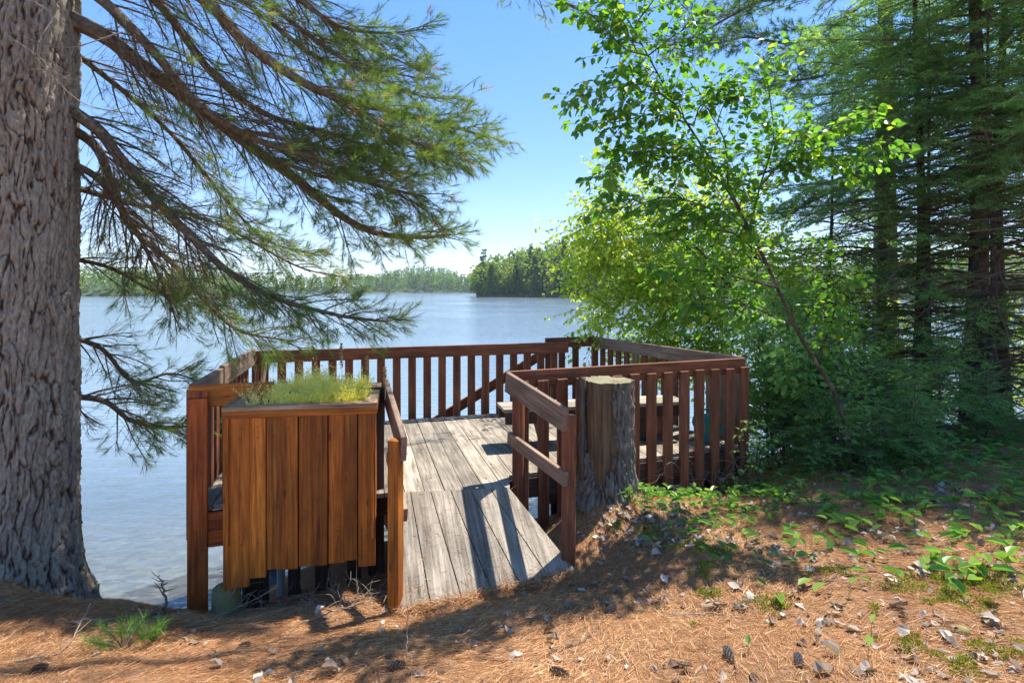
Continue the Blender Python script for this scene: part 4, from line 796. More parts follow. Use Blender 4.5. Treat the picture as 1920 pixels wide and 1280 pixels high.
for pts, y0, y1, r0, tf, sl in LIMBS:
    n = len(pts); C = [atd(u, v, y0 + (y1 - y0) * (k / (n - 1))) for k, (u, v) in enumerate(pts)]; C[0] = lerp(C[0], A(tc[0], tc[1], C[0][2]), .5 if pts[0][0] < 300 else 0); pine_limb(spline(C, 46), r0, tf, sl, [1.05, 1.05, 1.1, 1.05, 1.35, 1.35, 1.35, 1.2, 1.2, 1, 1, 1, 1, 1, 1, 1, 1.4, 1.5, 1.3][LIMBS.index((pts, y0, y1, r0, tf, sl))], [.85, .6, .7, 1.0, .5, .45, .3, .55, .5, .8, .6, .45, .35, .6, .7, 1.0, .6, 1.0, .5][LIMBS.index((pts, y0, y1, r0, tf, sl))])
# limbs above the frame that shade the deck and the foreground
for k in range(10):
    z = 7.7 + .42 * k; a = [.62, .2, -.05, .45, .9, .5, .05, 1.0, .33, -.2][k]; Ln = 7.0 - .25 * k; d = A(math.cos(a), math.sin(a), 0)
    P = spline([A(tc[0], tc[1], z), A(tc[0], tc[1], z + .25) + d * Ln * .35, A(tc[0], tc[1], z - .1) + d * Ln * .7, A(tc[0], tc[1], z - .25) + d * Ln], 30); pine_limb(P, .07, .25, 1.2, .42)
bw.build('limbs', M['branch'], pine)
b = MB(); b.cones(tw0, tw1, np.array(twr), np.array(twr) * .7); tag(b.build('twigs', M['twig'], pine), kind='stuff')
TP = np.array(tuft_p); TD = nrm(np.array(tuft_d)); K = 26; N = len(TP); print('tufts', N, 'twigs', len(tw0))
P = np.repeat(TP, K, 0); D = np.repeat(TD, K, 0); bk = R.random(N * K); P = P - D * (bk * .09)[:, None]; D = nrm(D * (.75 + .4 * (1 - bk))[:, None] + R.normal(size=(N * K, 3)) * .42 + A(0, 0, .06)); tv = np.repeat(np.clip(R.normal(.45, .22, N), 0, 1), K) + R.normal(size=N * K) * .08
old = np.repeat(R.random(N) < .012, K); tv = np.where(old, 1, np.clip(tv, 0, .95)); b = MB(); b.needles(P, D, .07 + .04 * R.random(N * K), .0030, var=tv); b.build('needles', M['needle'], pine)
# wispy dead twigs across the trunk
b = MB()
for (u0, v0_, u1, v1_, u2, v2_) in [(230, 60, 120, 90, 20, 60), (250, 215, 150, 190, 60, 100), (110, 20, 70, 90, 95, 150), (20, 70, 100, 130, 130, 200), (0, 160, 60, 130, 140, 150), (60, 0, 100, 40, 60, 120)]:
    P = spline([atd(u0, v0_, 4.25), atd(u1, v1_, 4.0), atd(u2, v2_, 4.05)], 14); b.tube(P, np.linspace(.005, .0015, 15), 4)
    for Q, s in shoots(P, 0, .1, 1, .06, lambda t: .18, 45, .2, .9): b.tube(Q, .0013, 3, cap=False)
tag(b.build('dead_twigs', M['deadtwig'], pine), kind='stuff')
# ---------------------------------------------------------------- firs and hemlocks on the right
def fir(name, H, r0, blen, zlow, zbare, seed, m, label, cat='tree', step=.33, per=5, tw=.085, dens=.9, loc=None, droop=.35, lean=(0, 0), wd=.014, maxz=99):
    random.seed(seed); global R; R = np.random.default_rng(seed)
    e = empty(name, (0, 0, 0), label, cat); b = MB(); P = spline([A(0, 0, -.25), A(.01 * H, 0, H * .3), A(lean[0] * .5, lean[1] * .5, H * .6), A(lean[0], lean[1], H)], 24)
    b.tube(P, np.linspace(1, .06, 25) * r0 * (1 + .35 * np.exp(-np.linspace(0, 1, 25) * H * 1.5)), 14); tr = b.build('trunk', M['barkfir'] if r0 > .05 else M['barkthin'], e, smooth=True)
    bb = MB(); NP, ND, NL = [], [], []; c0, c1, cr = [], [], []; z = zlow
    while z < H * .98:
        t = z / H; q = lerp(P[min(int(t * 24), 23)], P[min(int(t * 24) + 1, 24)], (t * 24) % 1); prof = min(1, (1 - t) * 1.9 + .06)
        for k in range(per):
            a = random.random() * 6.283; L = blen * prof * random.uniform(.55, 1.1); bare = z < zbare and random.random() < .72; d = A(math.cos(a), math.sin(a), random.uniform(-.25, .5)); Q = [q]; dd = nrm(d); n = 6
            for i in range(n): dd = nrm(dd + A(0, 0, -droop / n * (1.2 if i < 3 else .3)) + R.normal(size=3) * .11); Q.append(Q[-1] + dd * L / n)
            Q = np.array(Q); bb.tube(Q, np.linspace(.013, .003, n + 1) * (.5 + L / 2.2), 4, cap=False)
            # laterals in the flat plane of the bough
            nl = int(L / .085 * dens); s = (np.arange(nl) + R.random(nl)) / nl * .85 + .15; kx = np.minimum((s * n).astype(int), n - 1); f = s * n - kx; B = Q[kx] + (Q[kx + 1] - Q[kx]) * f[:, None]; T = nrm(Q[kx + 1] - Q[kx])
            side = nrm(np.cross(T, A(0, 0, 1))) * np.where(np.arange(nl) % 2, 1, -1)[:, None]; LD = nrm(T * .75 + side + R.normal(size=(nl, 3)) * .26 + A(0, 0, -.10)); LL_ = L * .34 * (1.15 - s) * (.6 + .6 * R.random(nl)) + .06
            c0.append(B); c1.append(B + LD * LL_[:, None]); cr.append(np.full(nl, .0025))
            if bare: continue
            m2 = max(3, int(L * .2 / (tw * .30))); 
            for sg in (-1, 1):
                ff = (np.arange(m2) + R.random((nl, m2))) / m2; BB = B[:, None] + LD[:, None] * (LL_[:, None] * ff)[..., None]; pn = nrm(np.cross(LD, A(0, 0, 1)))
                DD = nrm(LD[:, None] * .8 + sg * pn[:, None] * .8 + R.normal(size=(nl, m2, 3)) * .3); NP.append(BB.reshape(-1, 3)); ND.append(DD.reshape(-1, 3)); NL.append((tw * (1.2 - .6 * ff) * (.7 + .6 * R.random((nl, m2)))).ravel())
            NP.append(B + LD * (LL_ * .9)[:, None]); ND.append(LD); NL.append(np.full(nl, tw))
        z += step * random.uniform(.7, 1.3)
    bb.cones(np.concatenate(c0), np.concatenate(c1), np.concatenate(cr), .001); bb.build('boughs', M['twig'], e)
    NP, ND, NL = map(np.concatenate, (NP, ND, NL)); N = len(NP); nb = MB(); cl = np.array([noise.noise(Vector((p[0] * 1.1, p[1] * 1.1, p[2] * 1.3))) for p in NP[::8]]); cl = np.repeat(cl, 8)[:N]
    nb.leaves(NP, ND, np.tile(A(0, 0, 1), (N, 1)) + R.normal(size=(N, 3)) * .35, NL, NL * 0 + wd, var=np.clip(.45 + .5 * cl + .15 * R.normal(size=N), 0, 1)); nb.build('crown', M[m], e); print(name, N); return e
def root(x, y): return (x, y, g1(x, y) - .05)
def col(u, y): return ((u - 960) / F * y, y)
f1 = fir('fir_tree', 13, .155, 2.9, 1.2, 5.0, 11, 'conif', 'thickest fir trunk in the dark stand on the right'); f1.location = root(*col(1822, 8.6))
f2 = fir('fir_tree', 11, .095, 2.5, .9, 4.4, 12, 'conif', 'fir with slimmer dark trunk left of the thickest one'); f2.location = root(*col(1716, 9.2))
f3 = fir('fir_tree', 8, .06, 1.9, .8, 2.8, 13, 'conif', 'thin grey pole-like fir trunk touching the right side of the thickest trunk', per=4); f3.location = root(*col(1853, 8.1))
for (src, u, y, rz, s, lb) in [(f2, 1886, 8.9, 2.0, (1.05, 1.05, 1.1), 'upright fir trunk near the right frame edge'), (f3, 1742, 8.8, 1.1, (.8, .8, 1), 'thinnest fir stem close beside the slimmer dark trunk'),
      (f1, 2040, 9.5, 3.9, 1.0, 'tall fir whose boughs reach in at the right frame edge'), (f2, 1650, 10.6, 4.4, 1.1, 'fir behind the alder leaves whose boughs fill the upper right'),
      (f3, 1560, 11.2, 2.8, (1.2, 1.2, 1.0), 'short dense fir just right of the bright birch'), (f2, 2020, 7.4, 5.2, .8, 'nearest fir bough mass at the extreme right')]:
    c = copy_tree(src, root(*col(u, y)), rz, s, lb)
for o in list(COL.objects):
    if o.name.startswith('fir_tree'): o['group'] = 'fir trees standing at the right'
# young firs and hemlocks making the low dark thicket
y1 = fir('young_fir', 2.2, .028, .95, .15, 0, 21, 'conif_light', 'x', 'young fir', step=.13, per=5, tw=.06, dens=1.1, droop=.1, wd=.014)
y2 = fir('young_fir', 1.5, .02, .80, .1, 0, 22, 'conif', 'x', 'young fir', step=.10, per=5, tw=.055, dens=1.1, droop=.05, wd=.014)
for k, (src, u, y, s, lb) in enumerate([(y1, 1760, 6.9, .78, 'bright green young fir spreading in front of the fir trunks'), (y2, 1620, 6.8, 1.0, 'dark low young fir in the middle of the thicket'), (y2, 1470, 7.2, .9, 'dark young fir just right of the deck corner'),
       (y1, 1560, 8.0, .85, 'taller young fir behind the thicket by the leaning birch stem'), (y2, 1700, 6.3, .62, 'small young fir at the front edge of the thicket'), (y1, 1450, 8.6, .95, 'young fir behind the deck corner post'), (y2, 1800, 7.6, 1.0, 'dark young fir at the feet of the thickest trunk'), (y1, 1520, 7.1, .8, 'bright young fir in front of the leaning sapling base'), (y1, 1575, 6.1, .60, 'light green young fir nearest the camera in the thicket'), (y1, 1715, 5.95, .55, 'light green young fir low at the front right of the thicket'), (y2, 1650, 5.9, .55, 'dark knee-high fir between two light green ones at the front'), (y1, 1640, 7.3, .8, 'light green young fir rising from the middle of the thicket'), (y2, 1850, 7.0, .7, 'low young fir at the right end of the thicket'), (y2, 1540, 6.4, .6, 'smallest young fir, at the left front of the thicket')]):
    if k in (0, 1): src.location = root(*col(u, y)); src.scale = (s, s, s); src['label'] = lb; c = src
    else: c = copy_tree(src, root(*col(u, y)), k * 1.7, s, lb)
    c['group'] = 'young firs in the thicket'

# ---------------------------------------------------------------- broadleaf saplings
def leafy(name, stem, r0, branches, m, leaf, label, cat, twig_l=.42, tstep=.10, lstep=.045, rb=.011, grp=None, bark='barkthin', droop=.15, auto=None, seed=5, sub=None):
    random.seed(seed); global R; R = np.random.default_rng(seed)
    S = spline(stem, 40); e = empty(name, S[0], label, cat); b = MB(); b.tube(S, np.linspace(1, .12, 41) * r0, 8); Bs = [spline(x, 22) for x in branches]
    if auto:
        t0, t1, st, lf, an, dr = auto; Bs += [Q for Q, s in shoots(S, 0, t0, t1, st, lf, an, dr, .5, flat=1.5)]
    Bs.append(S[26:])
    if sub: Bs += [Q for Bk in list(Bs) for Q, s in shoots(Bk, 0, .15, .9, sub[0], lambda t: sub[1] * (1.1 - .6 * t), 42, .15, .6, flat=1.3)]
    LP_, LD_, LN_ = [], [], []; c0, c1 = [], []
    for Bk in Bs:
        Lb = np.linalg.norm(np.diff(Bk, axis=0), axis=1).sum(); b.tube(Bk, np.linspace(1, .2, len(Bk)) * min(rb, .004 + .006 * Lb), 5, cap=False)
        for Q, s in shoots(Bk, 0, .12, 1.0, tstep, lambda t: twig_l * (1.1 - .6 * t) * min(1, .4 + Lb / 1.5), 48, droop, .5, flat=.7):
            for i in range(len(Q) - 1): c0.append(Q[i]); c1.append(Q[i + 1])
            Lq = np.linalg.norm(Q[-1] - Q[0]); n = max(2, int(Lq / lstep)); sg = 1
            for i in range(n):
                x = (i + .7) / n * (len(Q) - 1); k = min(int(x), len(Q) - 2); q = Q[k] + (Q[k + 1] - Q[k]) * (x - k); T = nrm(Q[k + 1] - Q[k]); sd = nrm(np.cross(T, A(0, 0, 1))) * sg; sg = -sg
                pd = nrm(T * .5 + sd * .8 + R.normal(size=3) * .3 + A(0, 0, -.15)); q2 = q + pd * leaf * .28; c0.append(q); c1.append(q2); LP_.append(q2); LD_.append(nrm(pd + A(0, 0, -.35) + R.normal(size=3) * .35)); LN_.append(A(0, 0, 1) + R.normal(size=3) * .55)
            LP_.append(Q[-1]); LD_.append(Q[-1] - Q[-2] + A(0, 0, -.02)); LN_.append(A(0, 0, 1) + R.normal(size=3) * .5)
    b.cones(c0, c1, .0022, .0012); b.build('stems', M[bark], e); N = len(LP_); L_ = leaf * (.65 + .55 * R.random(N)); lb = MB(); LPa = np.array(LP_)
    lb.leaves(LPa, np.array(LD_), np.array(LN_), L_, L_ * .74, fold=.14, curl=.12, var=np.clip(R.normal(.42, .22, N) + (R.random(N) < .03) * .5, 0, 1)); lb.build('leaves', M[m], e); print(name, N); return e
W = lambda pts, y0, y1: [atd(u, v, y0 + (y1 - y0) * k / (len(pts) - 1)) for k, (u, v) in enumerate(pts)]
st_ = W([(1600, 850), (1575, 760), (1530, 680), (1490, 610), (1440, 500), (1405, 430), (1365, 350), (1320, 280), (1265, 195), (1215, 105), (1160, 5), (1130, -60)], 6.0, 4.7); st_[0][2] = g1(st_[0][0], st_[0][1]) - .05
leafy('leaning_sapling', st_, .024, [
    W([(1265, 195), (1210, 160), (1150, 165), (1085, 180)], 4.9, 4.7), W([(1300, 235), (1230, 215), (1160, 228), (1095, 232)], 5.0, 4.8), W([(1340, 310), (1260, 285), (1190, 275), (1130, 330)], 5.1, 4.8),
    W([(1405, 430), (1340, 395), (1260, 370), (1190, 385), (1130, 400)], 5.2, 4.8), W([(1440, 500), (1380, 440), (1300, 430), (1220, 440)], 5.4, 4.9), W([(1405, 430), (1350, 340), (1280, 300), (1210, 290)], 5.2, 4.8),
    W([(1405, 430), (1425, 350), (1450, 260), (1440, 160), (1430, 100)], 5.3, 5.0), W([(1425, 350), (1480, 290), (1540, 250), (1620, 215)], 5.2, 4.9), W([(1420, 330), (1500, 300), (1590, 290), (1670, 265)], 5.2, 4.7),
    W([(1365, 350), (1360, 270), (1330, 210), (1310, 170)], 5.1, 4.9), W([(1215, 105), (1260, 70), (1300, 40), (1280, 10)], 4.8, 4.7), W([(1215, 105), (1170, 90), (1120, 40), (1100, 20)], 4.8, 4.6),
    W([(1490, 610), (1420, 580), (1340, 560), (1250, 545)], 5.5, 5.0), W([(1460, 540), (1380, 520), (1300, 505), (1230, 500)], 5.5, 5.0), W([(1530, 680), (1560, 600), (1570, 540), (1560, 470)], 5.8, 5.4),
    W([(1190, 50), (1210, 10), (1190, -40)], 4.8, 4.6), W([(1300, 235), (1320, 190), (1380, 160)], 5.0, 4.9)], 'alder', .078, 'leaning slender sapling with dark green round leaves reaching over the deck', 'sapling', twig_l=.46, tstep=.05, lstep=.037, seed=31, sub=(.34, .46))
st_ = W([(1500, 900), (1470, 780), (1430, 640), (1370, 540), (1290, 450), (1200, 400), (1130, 350)], 10.2, 9.4); st_[0][2] = g1(st_[0][0], st_[0][1]) - .05
leafy('bright_birch', st_, .05, [W([(1430, 640), (1330, 590), (1220, 560), (1120, 560)], 10, 9.3), W([(1370, 540), (1260, 520), (1160, 500), (1085, 520)], 9.9, 9.2), W([(1400, 590), (1300, 560), (1200, 600), (1120, 560)], 9.9, 9.2), W([(1430, 640), (1340, 640), (1250, 640), (1190, 660)], 10, 9.6),
    W([(1290, 450), (1210, 450), (1140, 450)], 9.6, 9.2), W([(1370, 540), (1350, 460), (1300, 400), (1230, 370)], 9.8, 9.4), W([(1410, 600), (1420, 500), (1400, 420), (1360, 370)], 10, 9.7), W([(1450, 700), (1360, 690), (1280, 680), (1200, 690)], 10, 9.6), W([(1450, 700), (1480, 620), (1480, 520), (1460, 450)], 10.2, 10.2), W([(1200, 400), (1150, 400), (1120, 430)], 9.5, 9.1), W([(1430, 640), (1380, 600), (1320, 500), (1270, 420)], 9.9, 10.0)],
    'birch', .075, 'sunlit yellow green birch hanging over the water behind the deck', 'birch tree', twig_l=.95, tstep=.075, lstep=.045, sub=(.22, 1.3), rb=.018, droop=.35, seed=32)
for k, (u, y, hh, m, lf, lb, sd) in enumerate([(1440, 7.6, 1.9, 'shrub', .075, 'leafy shrub crowding the outside of the deck corner post', 41), (1520, 6.6, 1.5, 'shrub', .085, 'leafy shrub with large pale leaves in front of the dark firs', 42), (1590, 9.6, 2.6, 'birch', .07, 'bright leafy bush glowing behind the thicket', 43),
        (1500, 11, 3.2, 'birch', .075, 'bright leafy bush between birch and fir, by the water', 44), (1690, 11.6, 2.6, 'birch', .08, 'yellow green bush seen low between the fir trunks', 45), (1880, 11.2, 2.6, 'birch', .08, 'yellow green bush at the right behind the fir trunks', 46), (1425, 6.1, .75, 'shrub', .05, 'small low bush at the foot of the deck corner', 47), (1555, 7.1, 1.2, 'alder', .08, 'low dark leafy bush inside the thicket', 48), (1450, 9.2, 2.4, 'birch', .065, 'bright bush seen between the rail corner and the leaning sapling', 49), (1490, 7.9, 2.2, 'shrub', .075, 'tall leafy shrub with drooping sprays right of the rail corner', 50), (1590, 6.9, 1.3, 'shrub', .08, 'leafy shrub with pale leaves standing among the young firs', 51)]):
    x, yy = col(u, y); z = g1(x, yy) - .05; random.seed(sd); R = np.random.default_rng(sd)
    st_ = [A(x, yy, z), A(x + random.uniform(-.1, .1), yy, z + hh * .5), A(x + random.uniform(-.2, .2), yy - .1, z + hh)]
    leafy('leafy_shrub', st_, .012 + .004 * hh, [], m, lf, lb, 'shrub', twig_l=.36 + .08 * hh, tstep=.065, lstep=.045, auto=(.08, 1, .06 + .015 * hh, lambda t, h=hh: h * .42 * (1.1 - .6 * t), 50, .2), seed=sd)
# old pine farther off whose boughs enter at the top right
random.seed(77); R = np.random.default_rng(77); bw = MB(); tw0, tw1, twr, tuft_p, tuft_d = [], [], [], [], []
fp = empty('distant_pine_tree', root(*col(1660, 13)), 'tall pine farther back whose boughs enter at the top right', 'tree'); bx = A(*root(*col(1660, 13)))
b = MB(); b.tube([bx + A(0, 0, z) for z in (-.2, 3, 7, 12, 16)], [.3, .26, .2, .12, .04], 14); b.build('trunk', M['barkfir'], fp, smooth=True)
for pts in [[(1650, -60), (1560, -10), (1440, 0), (1380, 25), (1290, 75), (1225, 90)], [(1650, -20), (1560, 50), (1480, 80), (1400, 70), (1340, 85)], [(1655, 60), (1570, 130), (1500, 150), (1430, 150)], [(1650, -140), (1540, -90), (1440, -40), (1340, -20), (1280, 0)], [(1660, 180), (1580, 240), (1510, 270)], [(1650, 330), (1560, 360), (1480, 400)]]:
    pine_limb(spline(W(pts, 13, 11), 30), .05, .15, 1.4, .55)
bw.build('limbs', M['branch'], fp); b = MB(); b.cones(tw0, tw1, .004, .003); tag(b.build('twigs', M['twig'], fp), kind='stuff')
TP = np.array(tuft_p); TD = nrm(np.array(tuft_d)); K = 22; N = len(TP); P = np.repeat(TP, K, 0); D = np.repeat(TD, K, 0); bk = R.random(N * K); P = P - D * (bk * .12)[:, None]; D = nrm(D * .8 + R.normal(size=(N * K, 3)) * .45); b = MB(); b.needles(P, D, .11, .006, var=np.clip(R.normal(.3, .2, N * K), 0, .8)); b.build('needles', M['needle'], fp)

# ---------------------------------------------------------------- forest floor
random.seed(5); R = np.random.default_rng(5)
def scatter(n, x0, x1, y0, y1): 
    x = R.uniform(x0, x1, n); y = R.uniform(y0, y1, n); return x, y
def norm_at(x, y): e_ = .03; z0 = gz(x, y); return nrm(np.stack([-(gz(x + e_, y) - z0) / e_, -(gz(x, y + e_) - z0) / e_, np.ones_like(x)], 1)), z0
def onramp(x, y):
    k = (x - RB_L[0]) / (RB_R[0] - RB_L[0]); yb = RB_L[1] + (RB_R[1] - RB_L[1]) * k; return (x > RB_L[0] - .0 - .25 * (y - 4)) & (y > yb + .02) & (x < RB_R[0] - .45 * (y - 4.4)) 
b = MB()
for (n, x0, x1, y0, y1) in [(95000, -3.6, 3.6, 2.3, 5.0), (40000, .3, 6.0, 4.4, 7.5), (14000, -5, -2.2, 3.2, 5.0), (20000, 3, 9, 5, 9.5), (22000, -4, 5, .6, 2.4), (16000, 3.4, 7.5, 2.0, 5.2)]:
    x, y = scatter(n, x0, x1, y0, y1); k = (~onramp(x, y)) & (gz(x, y, False) > .45); cl = np.sin(x * 2.3 + np.sin(y * 3)) * np.sin(y * 2.9 - x) ; k &= R.random(n) < .80 + .25 * cl
    x, y, cl = x[k], y[k], cl[k]; N = len(x); nn, z = norm_at(x, y); ph = R.random(N) * 6.283; ph = np.where(R.random(N) < .45, .5 + 1.2 * np.sin(x * 1.7) + R.normal(size=N) * .4, ph)
    d = np.stack([np.cos(ph), np.sin(ph), R.normal(size=N) * .12 + .03], 1); d -= nn * ((d * nn).sum(1) - .02 - .12 * np.abs(R.normal(size=N)))[:, None]
    gy_ = np.clip((x - .8) / 2.5, 0, 1) * (y > 3.2); var = np.clip(.5 + .22 * R.normal(size=N) + .15 * cl - .0 * gy_, 0, 1); b.needles(np.stack([x, y, z + .002 + R.random(N) * .014], 1), d, .055 + .05 * R.random(N), .0028, var=var)
n = 900; a_, c_ = R.random(n), R.random(n) ** 2.2; Q = (RB_L * ((1 - a_) * (1 - c_))[:, None] + RB_R * (a_ * (1 - c_))[:, None] + TL * ((1 - a_) * c_)[:, None] + TR * (a_ * c_)[:, None]) + A(0, 0, .004); D = R.normal(size=(n, 3)); D[:, 2] = 0; D = nrm(D); D[:, 2] = D[:, 1] * .42
b.needles(Q, D, .06 + .04 * R.random(n), .0026, var=np.clip(.6 + .2 * R.normal(size=n), 0, 1))     # needles drifted on the ramp
n = 500; D = R.normal(size=(n, 3)); D[:, 2] = .0; x_ = R.uniform(-2.2, 2.2, n); b.needles(np.stack([x_, 5.6 + .36 * x_ * .9 + R.random(n) * 1.8, np.full(n, DZ + .006)], 1), D, .08, .0026)
b.needles(*(lambda g, k: (lerp(g[0], g[1], k[:, None]) + R.normal(size=(2600, 3)) * A(.03, .05, .012) + A(0, -.03, .012), R.normal(size=(2600, 3)) * A(1, 1, .25)))((RB_L, RB_R), R.random(2600)), .08, .0026)   # and banked along its foot
tag(b.build('needle_litter', M['litter']), 'rust coloured layer of fallen pine needles on the forest floor', 'pine needles', kind='stuff')
b = MB()
for (n, x0, x1, y0, y1, pw) in [(1700, .7, 4.2, 2.4, 5.2, 1), (260, -2.5, 1, 2.4, 4.2, .4), (1200, 1.5, 8, 4.8, 8.5, 1), (500, .6, 2.0, 4.0, 5.0, 1)]:
    x, y = scatter(n, x0, x1, y0, y1); k = ~onramp(x, y) & (np.sin(x * 3.1 + 2 * np.sin(y * 1.7)) * np.sin(y * 3.3 + x) > -.2 + .3 * R.normal(size=n)); x, y = x[k], y[k]; N = len(x); nn, z = norm_at(x, y); ph = R.random(N) * 6.283
    d = np.stack([np.cos(ph), np.sin(ph), R.normal(size=N) * .25], 1); L = .028 + .068 * R.random(N) ** 1.5; b.crumpled(np.stack([x, y, z + .008 + .008 * R.random(N)], 1), d, nn + R.normal(size=(N, 3)) * .2, L, L * (.4 + .3 * R.random(N)))
tag(b.build('dead_leaves', M['dryleaf']), 'scattered curled grey brown dead leaves on the forest floor', 'dead leaves', kind='stuff')
# low plants
def plants(n, x0, x1, y0, y1, dens, L0, L1, nl, bb):
    x, y = scatter(n, x0, x1, y0, y1); k = dens(x, y) > R.random(n); x, y = x[k], y[k]; N = len(x); nn, z = norm_at(x, y); a0 = R.random(N) * 6.283; hh = .03 + .09 * R.random(N)
    for j in range(nl):
        q = R.random(N) < (1 if j == 0 else .75); a = a0 + j * 2.3 + R.normal(size=N) * .4; el = .35 + .5 * R.random(N); d = np.stack([np.cos(a), np.sin(a), el], 1)[q]; P = np.stack([x, y, z + hh * (.4 + .6 * (j + 1) / nl)], 1)[q]; L = (L0 + (L1 - L0) * R.random(N))[q]
        bb.leaves(P, d, np.tile(A(0, 0, 1), (len(P), 1)) + R.normal(size=(len(P), 3)) * .25, L, L * (.38 + .16 * R.random(len(P))), fold=.3, curl=.35, mi=0); bb.cones(np.stack([x, y, z - .01], 1)[q], P, .002, .0015, mi=0)
b = MB()
band = lambda x, y: np.clip(1.25 - np.abs(y - (5.35 + .06 * x)) / (.75 + .16 * x), 0, 1) * (.25 + .75 * (np.sin(x * 4 + y) * np.sin(y * 5 - x * 2) > -.25)) * (y < 7.6)
plants(2300, .95, 8.5, 4.3, 7.4, band, .045, .105, 3, b)
plants(650, 1.4, 4.8, 3.2, 5.0, lambda x, y: .12 + .5 * (x > 2.5) * (np.sin(x * 5) * np.sin(y * 6) > .0), .07, .13, 2, b)
plants(50, .9, 2.4, 2.6, 4.4, lambda x, y: .35 + 0 * x, .05, .09, 1, b)
tag(b.build('forest_plants', M['lily']), 'bright green low lily-like plants spread over the ground at the right', 'ground plants', kind='stuff')
# moss cushions
b = MB()
for (u, v, z, r) in [(1225, 1000, 1.42, .16), (1300, 1020, 1.5, .2), (1340, 1035, 1.5, .16), (1330, 1075, 1.5, .12), (1440, 1135, 1.53, .13), (1330, 1110, 1.5, .08), (1770, 1110, 1.62, .32), (1860, 1090, 1.63, .2), (1700, 1200, 1.65, .1), (1880, 1220, 1.66, .12), (1560, 1080, 1.55, .15), (1290, 1180, 1.5, .05), (1790, 1250, 1.66, .12), (1100, 955, 1.4, .08), (1155, 985, 1.4, .07), (1630, 1150, 1.6, .06), (1180, 950, 1.45, .1)]:
    c = at(u, v, z); r *= 1.35; n = int(26000 * r * r) + 250; rr = np.sqrt(R.random(n)) * r; a = R.random(n) * 6.283; x = c[0] + np.cos(a) * rr * (1 + .3 * np.sin(a * 3)); y = c[1] + np.sin(a) * rr * .8; kp = np.array([noise.noise(Vector((p, q_, 1)) * 9) + .5 * noise.noise(Vector((p, q_, 5)) * 30) for p, q_ in zip(x, y)]) > (rr / r) ** 2 * .55 - .22; x, y, rr = x[kp], y[kp], rr[kp]; n = len(x)
    if n < 5: continue
    nn, z = norm_at(x, y); dm = .025 * np.clip(1 - (rr / r) ** 2, 0, 1)
    b.leaves(np.stack([x, y, z + dm - .004], 1), nn + R.normal(size=(n, 3)) * .6, R.normal(size=(n, 3)), .016, .007)
tag(b.build('moss', M['moss']), 'yellow green moss cushions on old roots in the forest floor', 'moss', kind='stuff')
# coarse grass tufts, loose roots at the bank
# sticks
def ground_stick(pts, r, label, m='deadtwig', lift=.015, side=0, cat='stick', name='fallen_stick'):
    C = []
    for p in pts:
        q = at(p[0], p[1], 1.3)
        for _ in range(12): q = at(p[0], p[1], g1(q[0], q[1]) + (p[2] if len(p) > 2 else 0) + lift)
        C.append(q)
    P = spline(C, 16); P[1:-1] += R.normal(size=P[1:-1].shape) * r * .7; bb = MB(); bb.tube(P, np.linspace(1, .4, 17) * r, 6)
    if side:
        for Q, s in shoots(P, 0, .2, .95, .5 / side, lambda t: .16, 40, -.1, .6): bb.tube(Q, np.linspace(r * .45, r * .15, 6), 4, cap=False)
    tag(bb.build(name, M[m]), label, cat)
for pts, r, lb, m, sd in [([(1035, 1218), (1100, 1195), (1140, 1150)], .008, 'crooked brown stick pointing at a pine cone right of centre', 'twig', 0), ([(762, 1230), (763, 1190, .1), (765, 1135, .22)], .004, 'thin grey twig standing upright before the ramp end', 'deadtwig', 2),
        ([(1080, 1105), (1120, 1092), (1150, 1088)], .007, 'short brown stick lying right of the ramp end', 'twig', 1), ([(30, 1240), (120, 1215), (170, 1130, .12)], .006, 'bleached twig curving up beside the base of the old pine', 'deadtwig', 4),
        ([(135, 1165), (210, 1160), (290, 1145)], .009, 'pale bleached root across the litter by the old pine', 'deadtwig', 2), ([(292, 1155), (316, 1165)], .012, 'short white stick end on the bank at the left', 'deadtwig', 0), ([(345, 1175), (420, 1150, .05), (520, 1100, .18)], .005, 'long thin dead twig in front of the concrete pier', 'deadtwig', 5),
        ([(560, 1170), (640, 1140, .06), (690, 1128, .05)], .006, 'dead twig on the sunlit patch under the planter', 'deadtwig', 4), ([(890, 1236), (1000, 1238)], .004, 'straight thin twig lying in the needles at bottom centre', 'twig', 1), ([(1240, 1155), (1330, 1150), (1400, 1160)], .004, 'fine pale twig on the litter below the mossy roots', 'deadtwig', 3), ([(400, 1230), (500, 1205), (600, 1185)], .005, 'dark thin twig lying in the shade below the planter', 'twig', 3), ([(1500, 1105), (1560, 1085), (1570, 1070)], .007, 'short dark stick among the plants at the right', 'twig', 1)]:
    ground_stick(pts, r, lb, m, side=sd)
ground_stick([(312, 1150), (310, 1120, .08), (299, 1078, .22)], .013, 'broken dark twig standing upright at the bank beside the deck post', 'twig', side=2)
ground_stick([(240, 1160), (300, 1150), (350, 1140)], .010, 'dark root running along the bank to the deck post', 'twig', side=3)
b = MB()   # fine dead roots and twigs hanging beneath the right rail
for k in range(90):
    s = random.random(); q = lerp(FM, FR, .35 + .65 * s) + nG * random.uniform(.02, .22); z = g1(*q); P = [A(q[0], q[1], z + random.uniform(0, .3))]; d = nrm(A(random.uniform(-1, 1), random.uniform(-.5, .5), random.uniform(-.5, .8)))
    for i in range(5): d = nrm(d + R.normal(size=3) * .4); P.append(P[-1] + d * .06)
    b.tube(P, .0025, 4, cap=False)
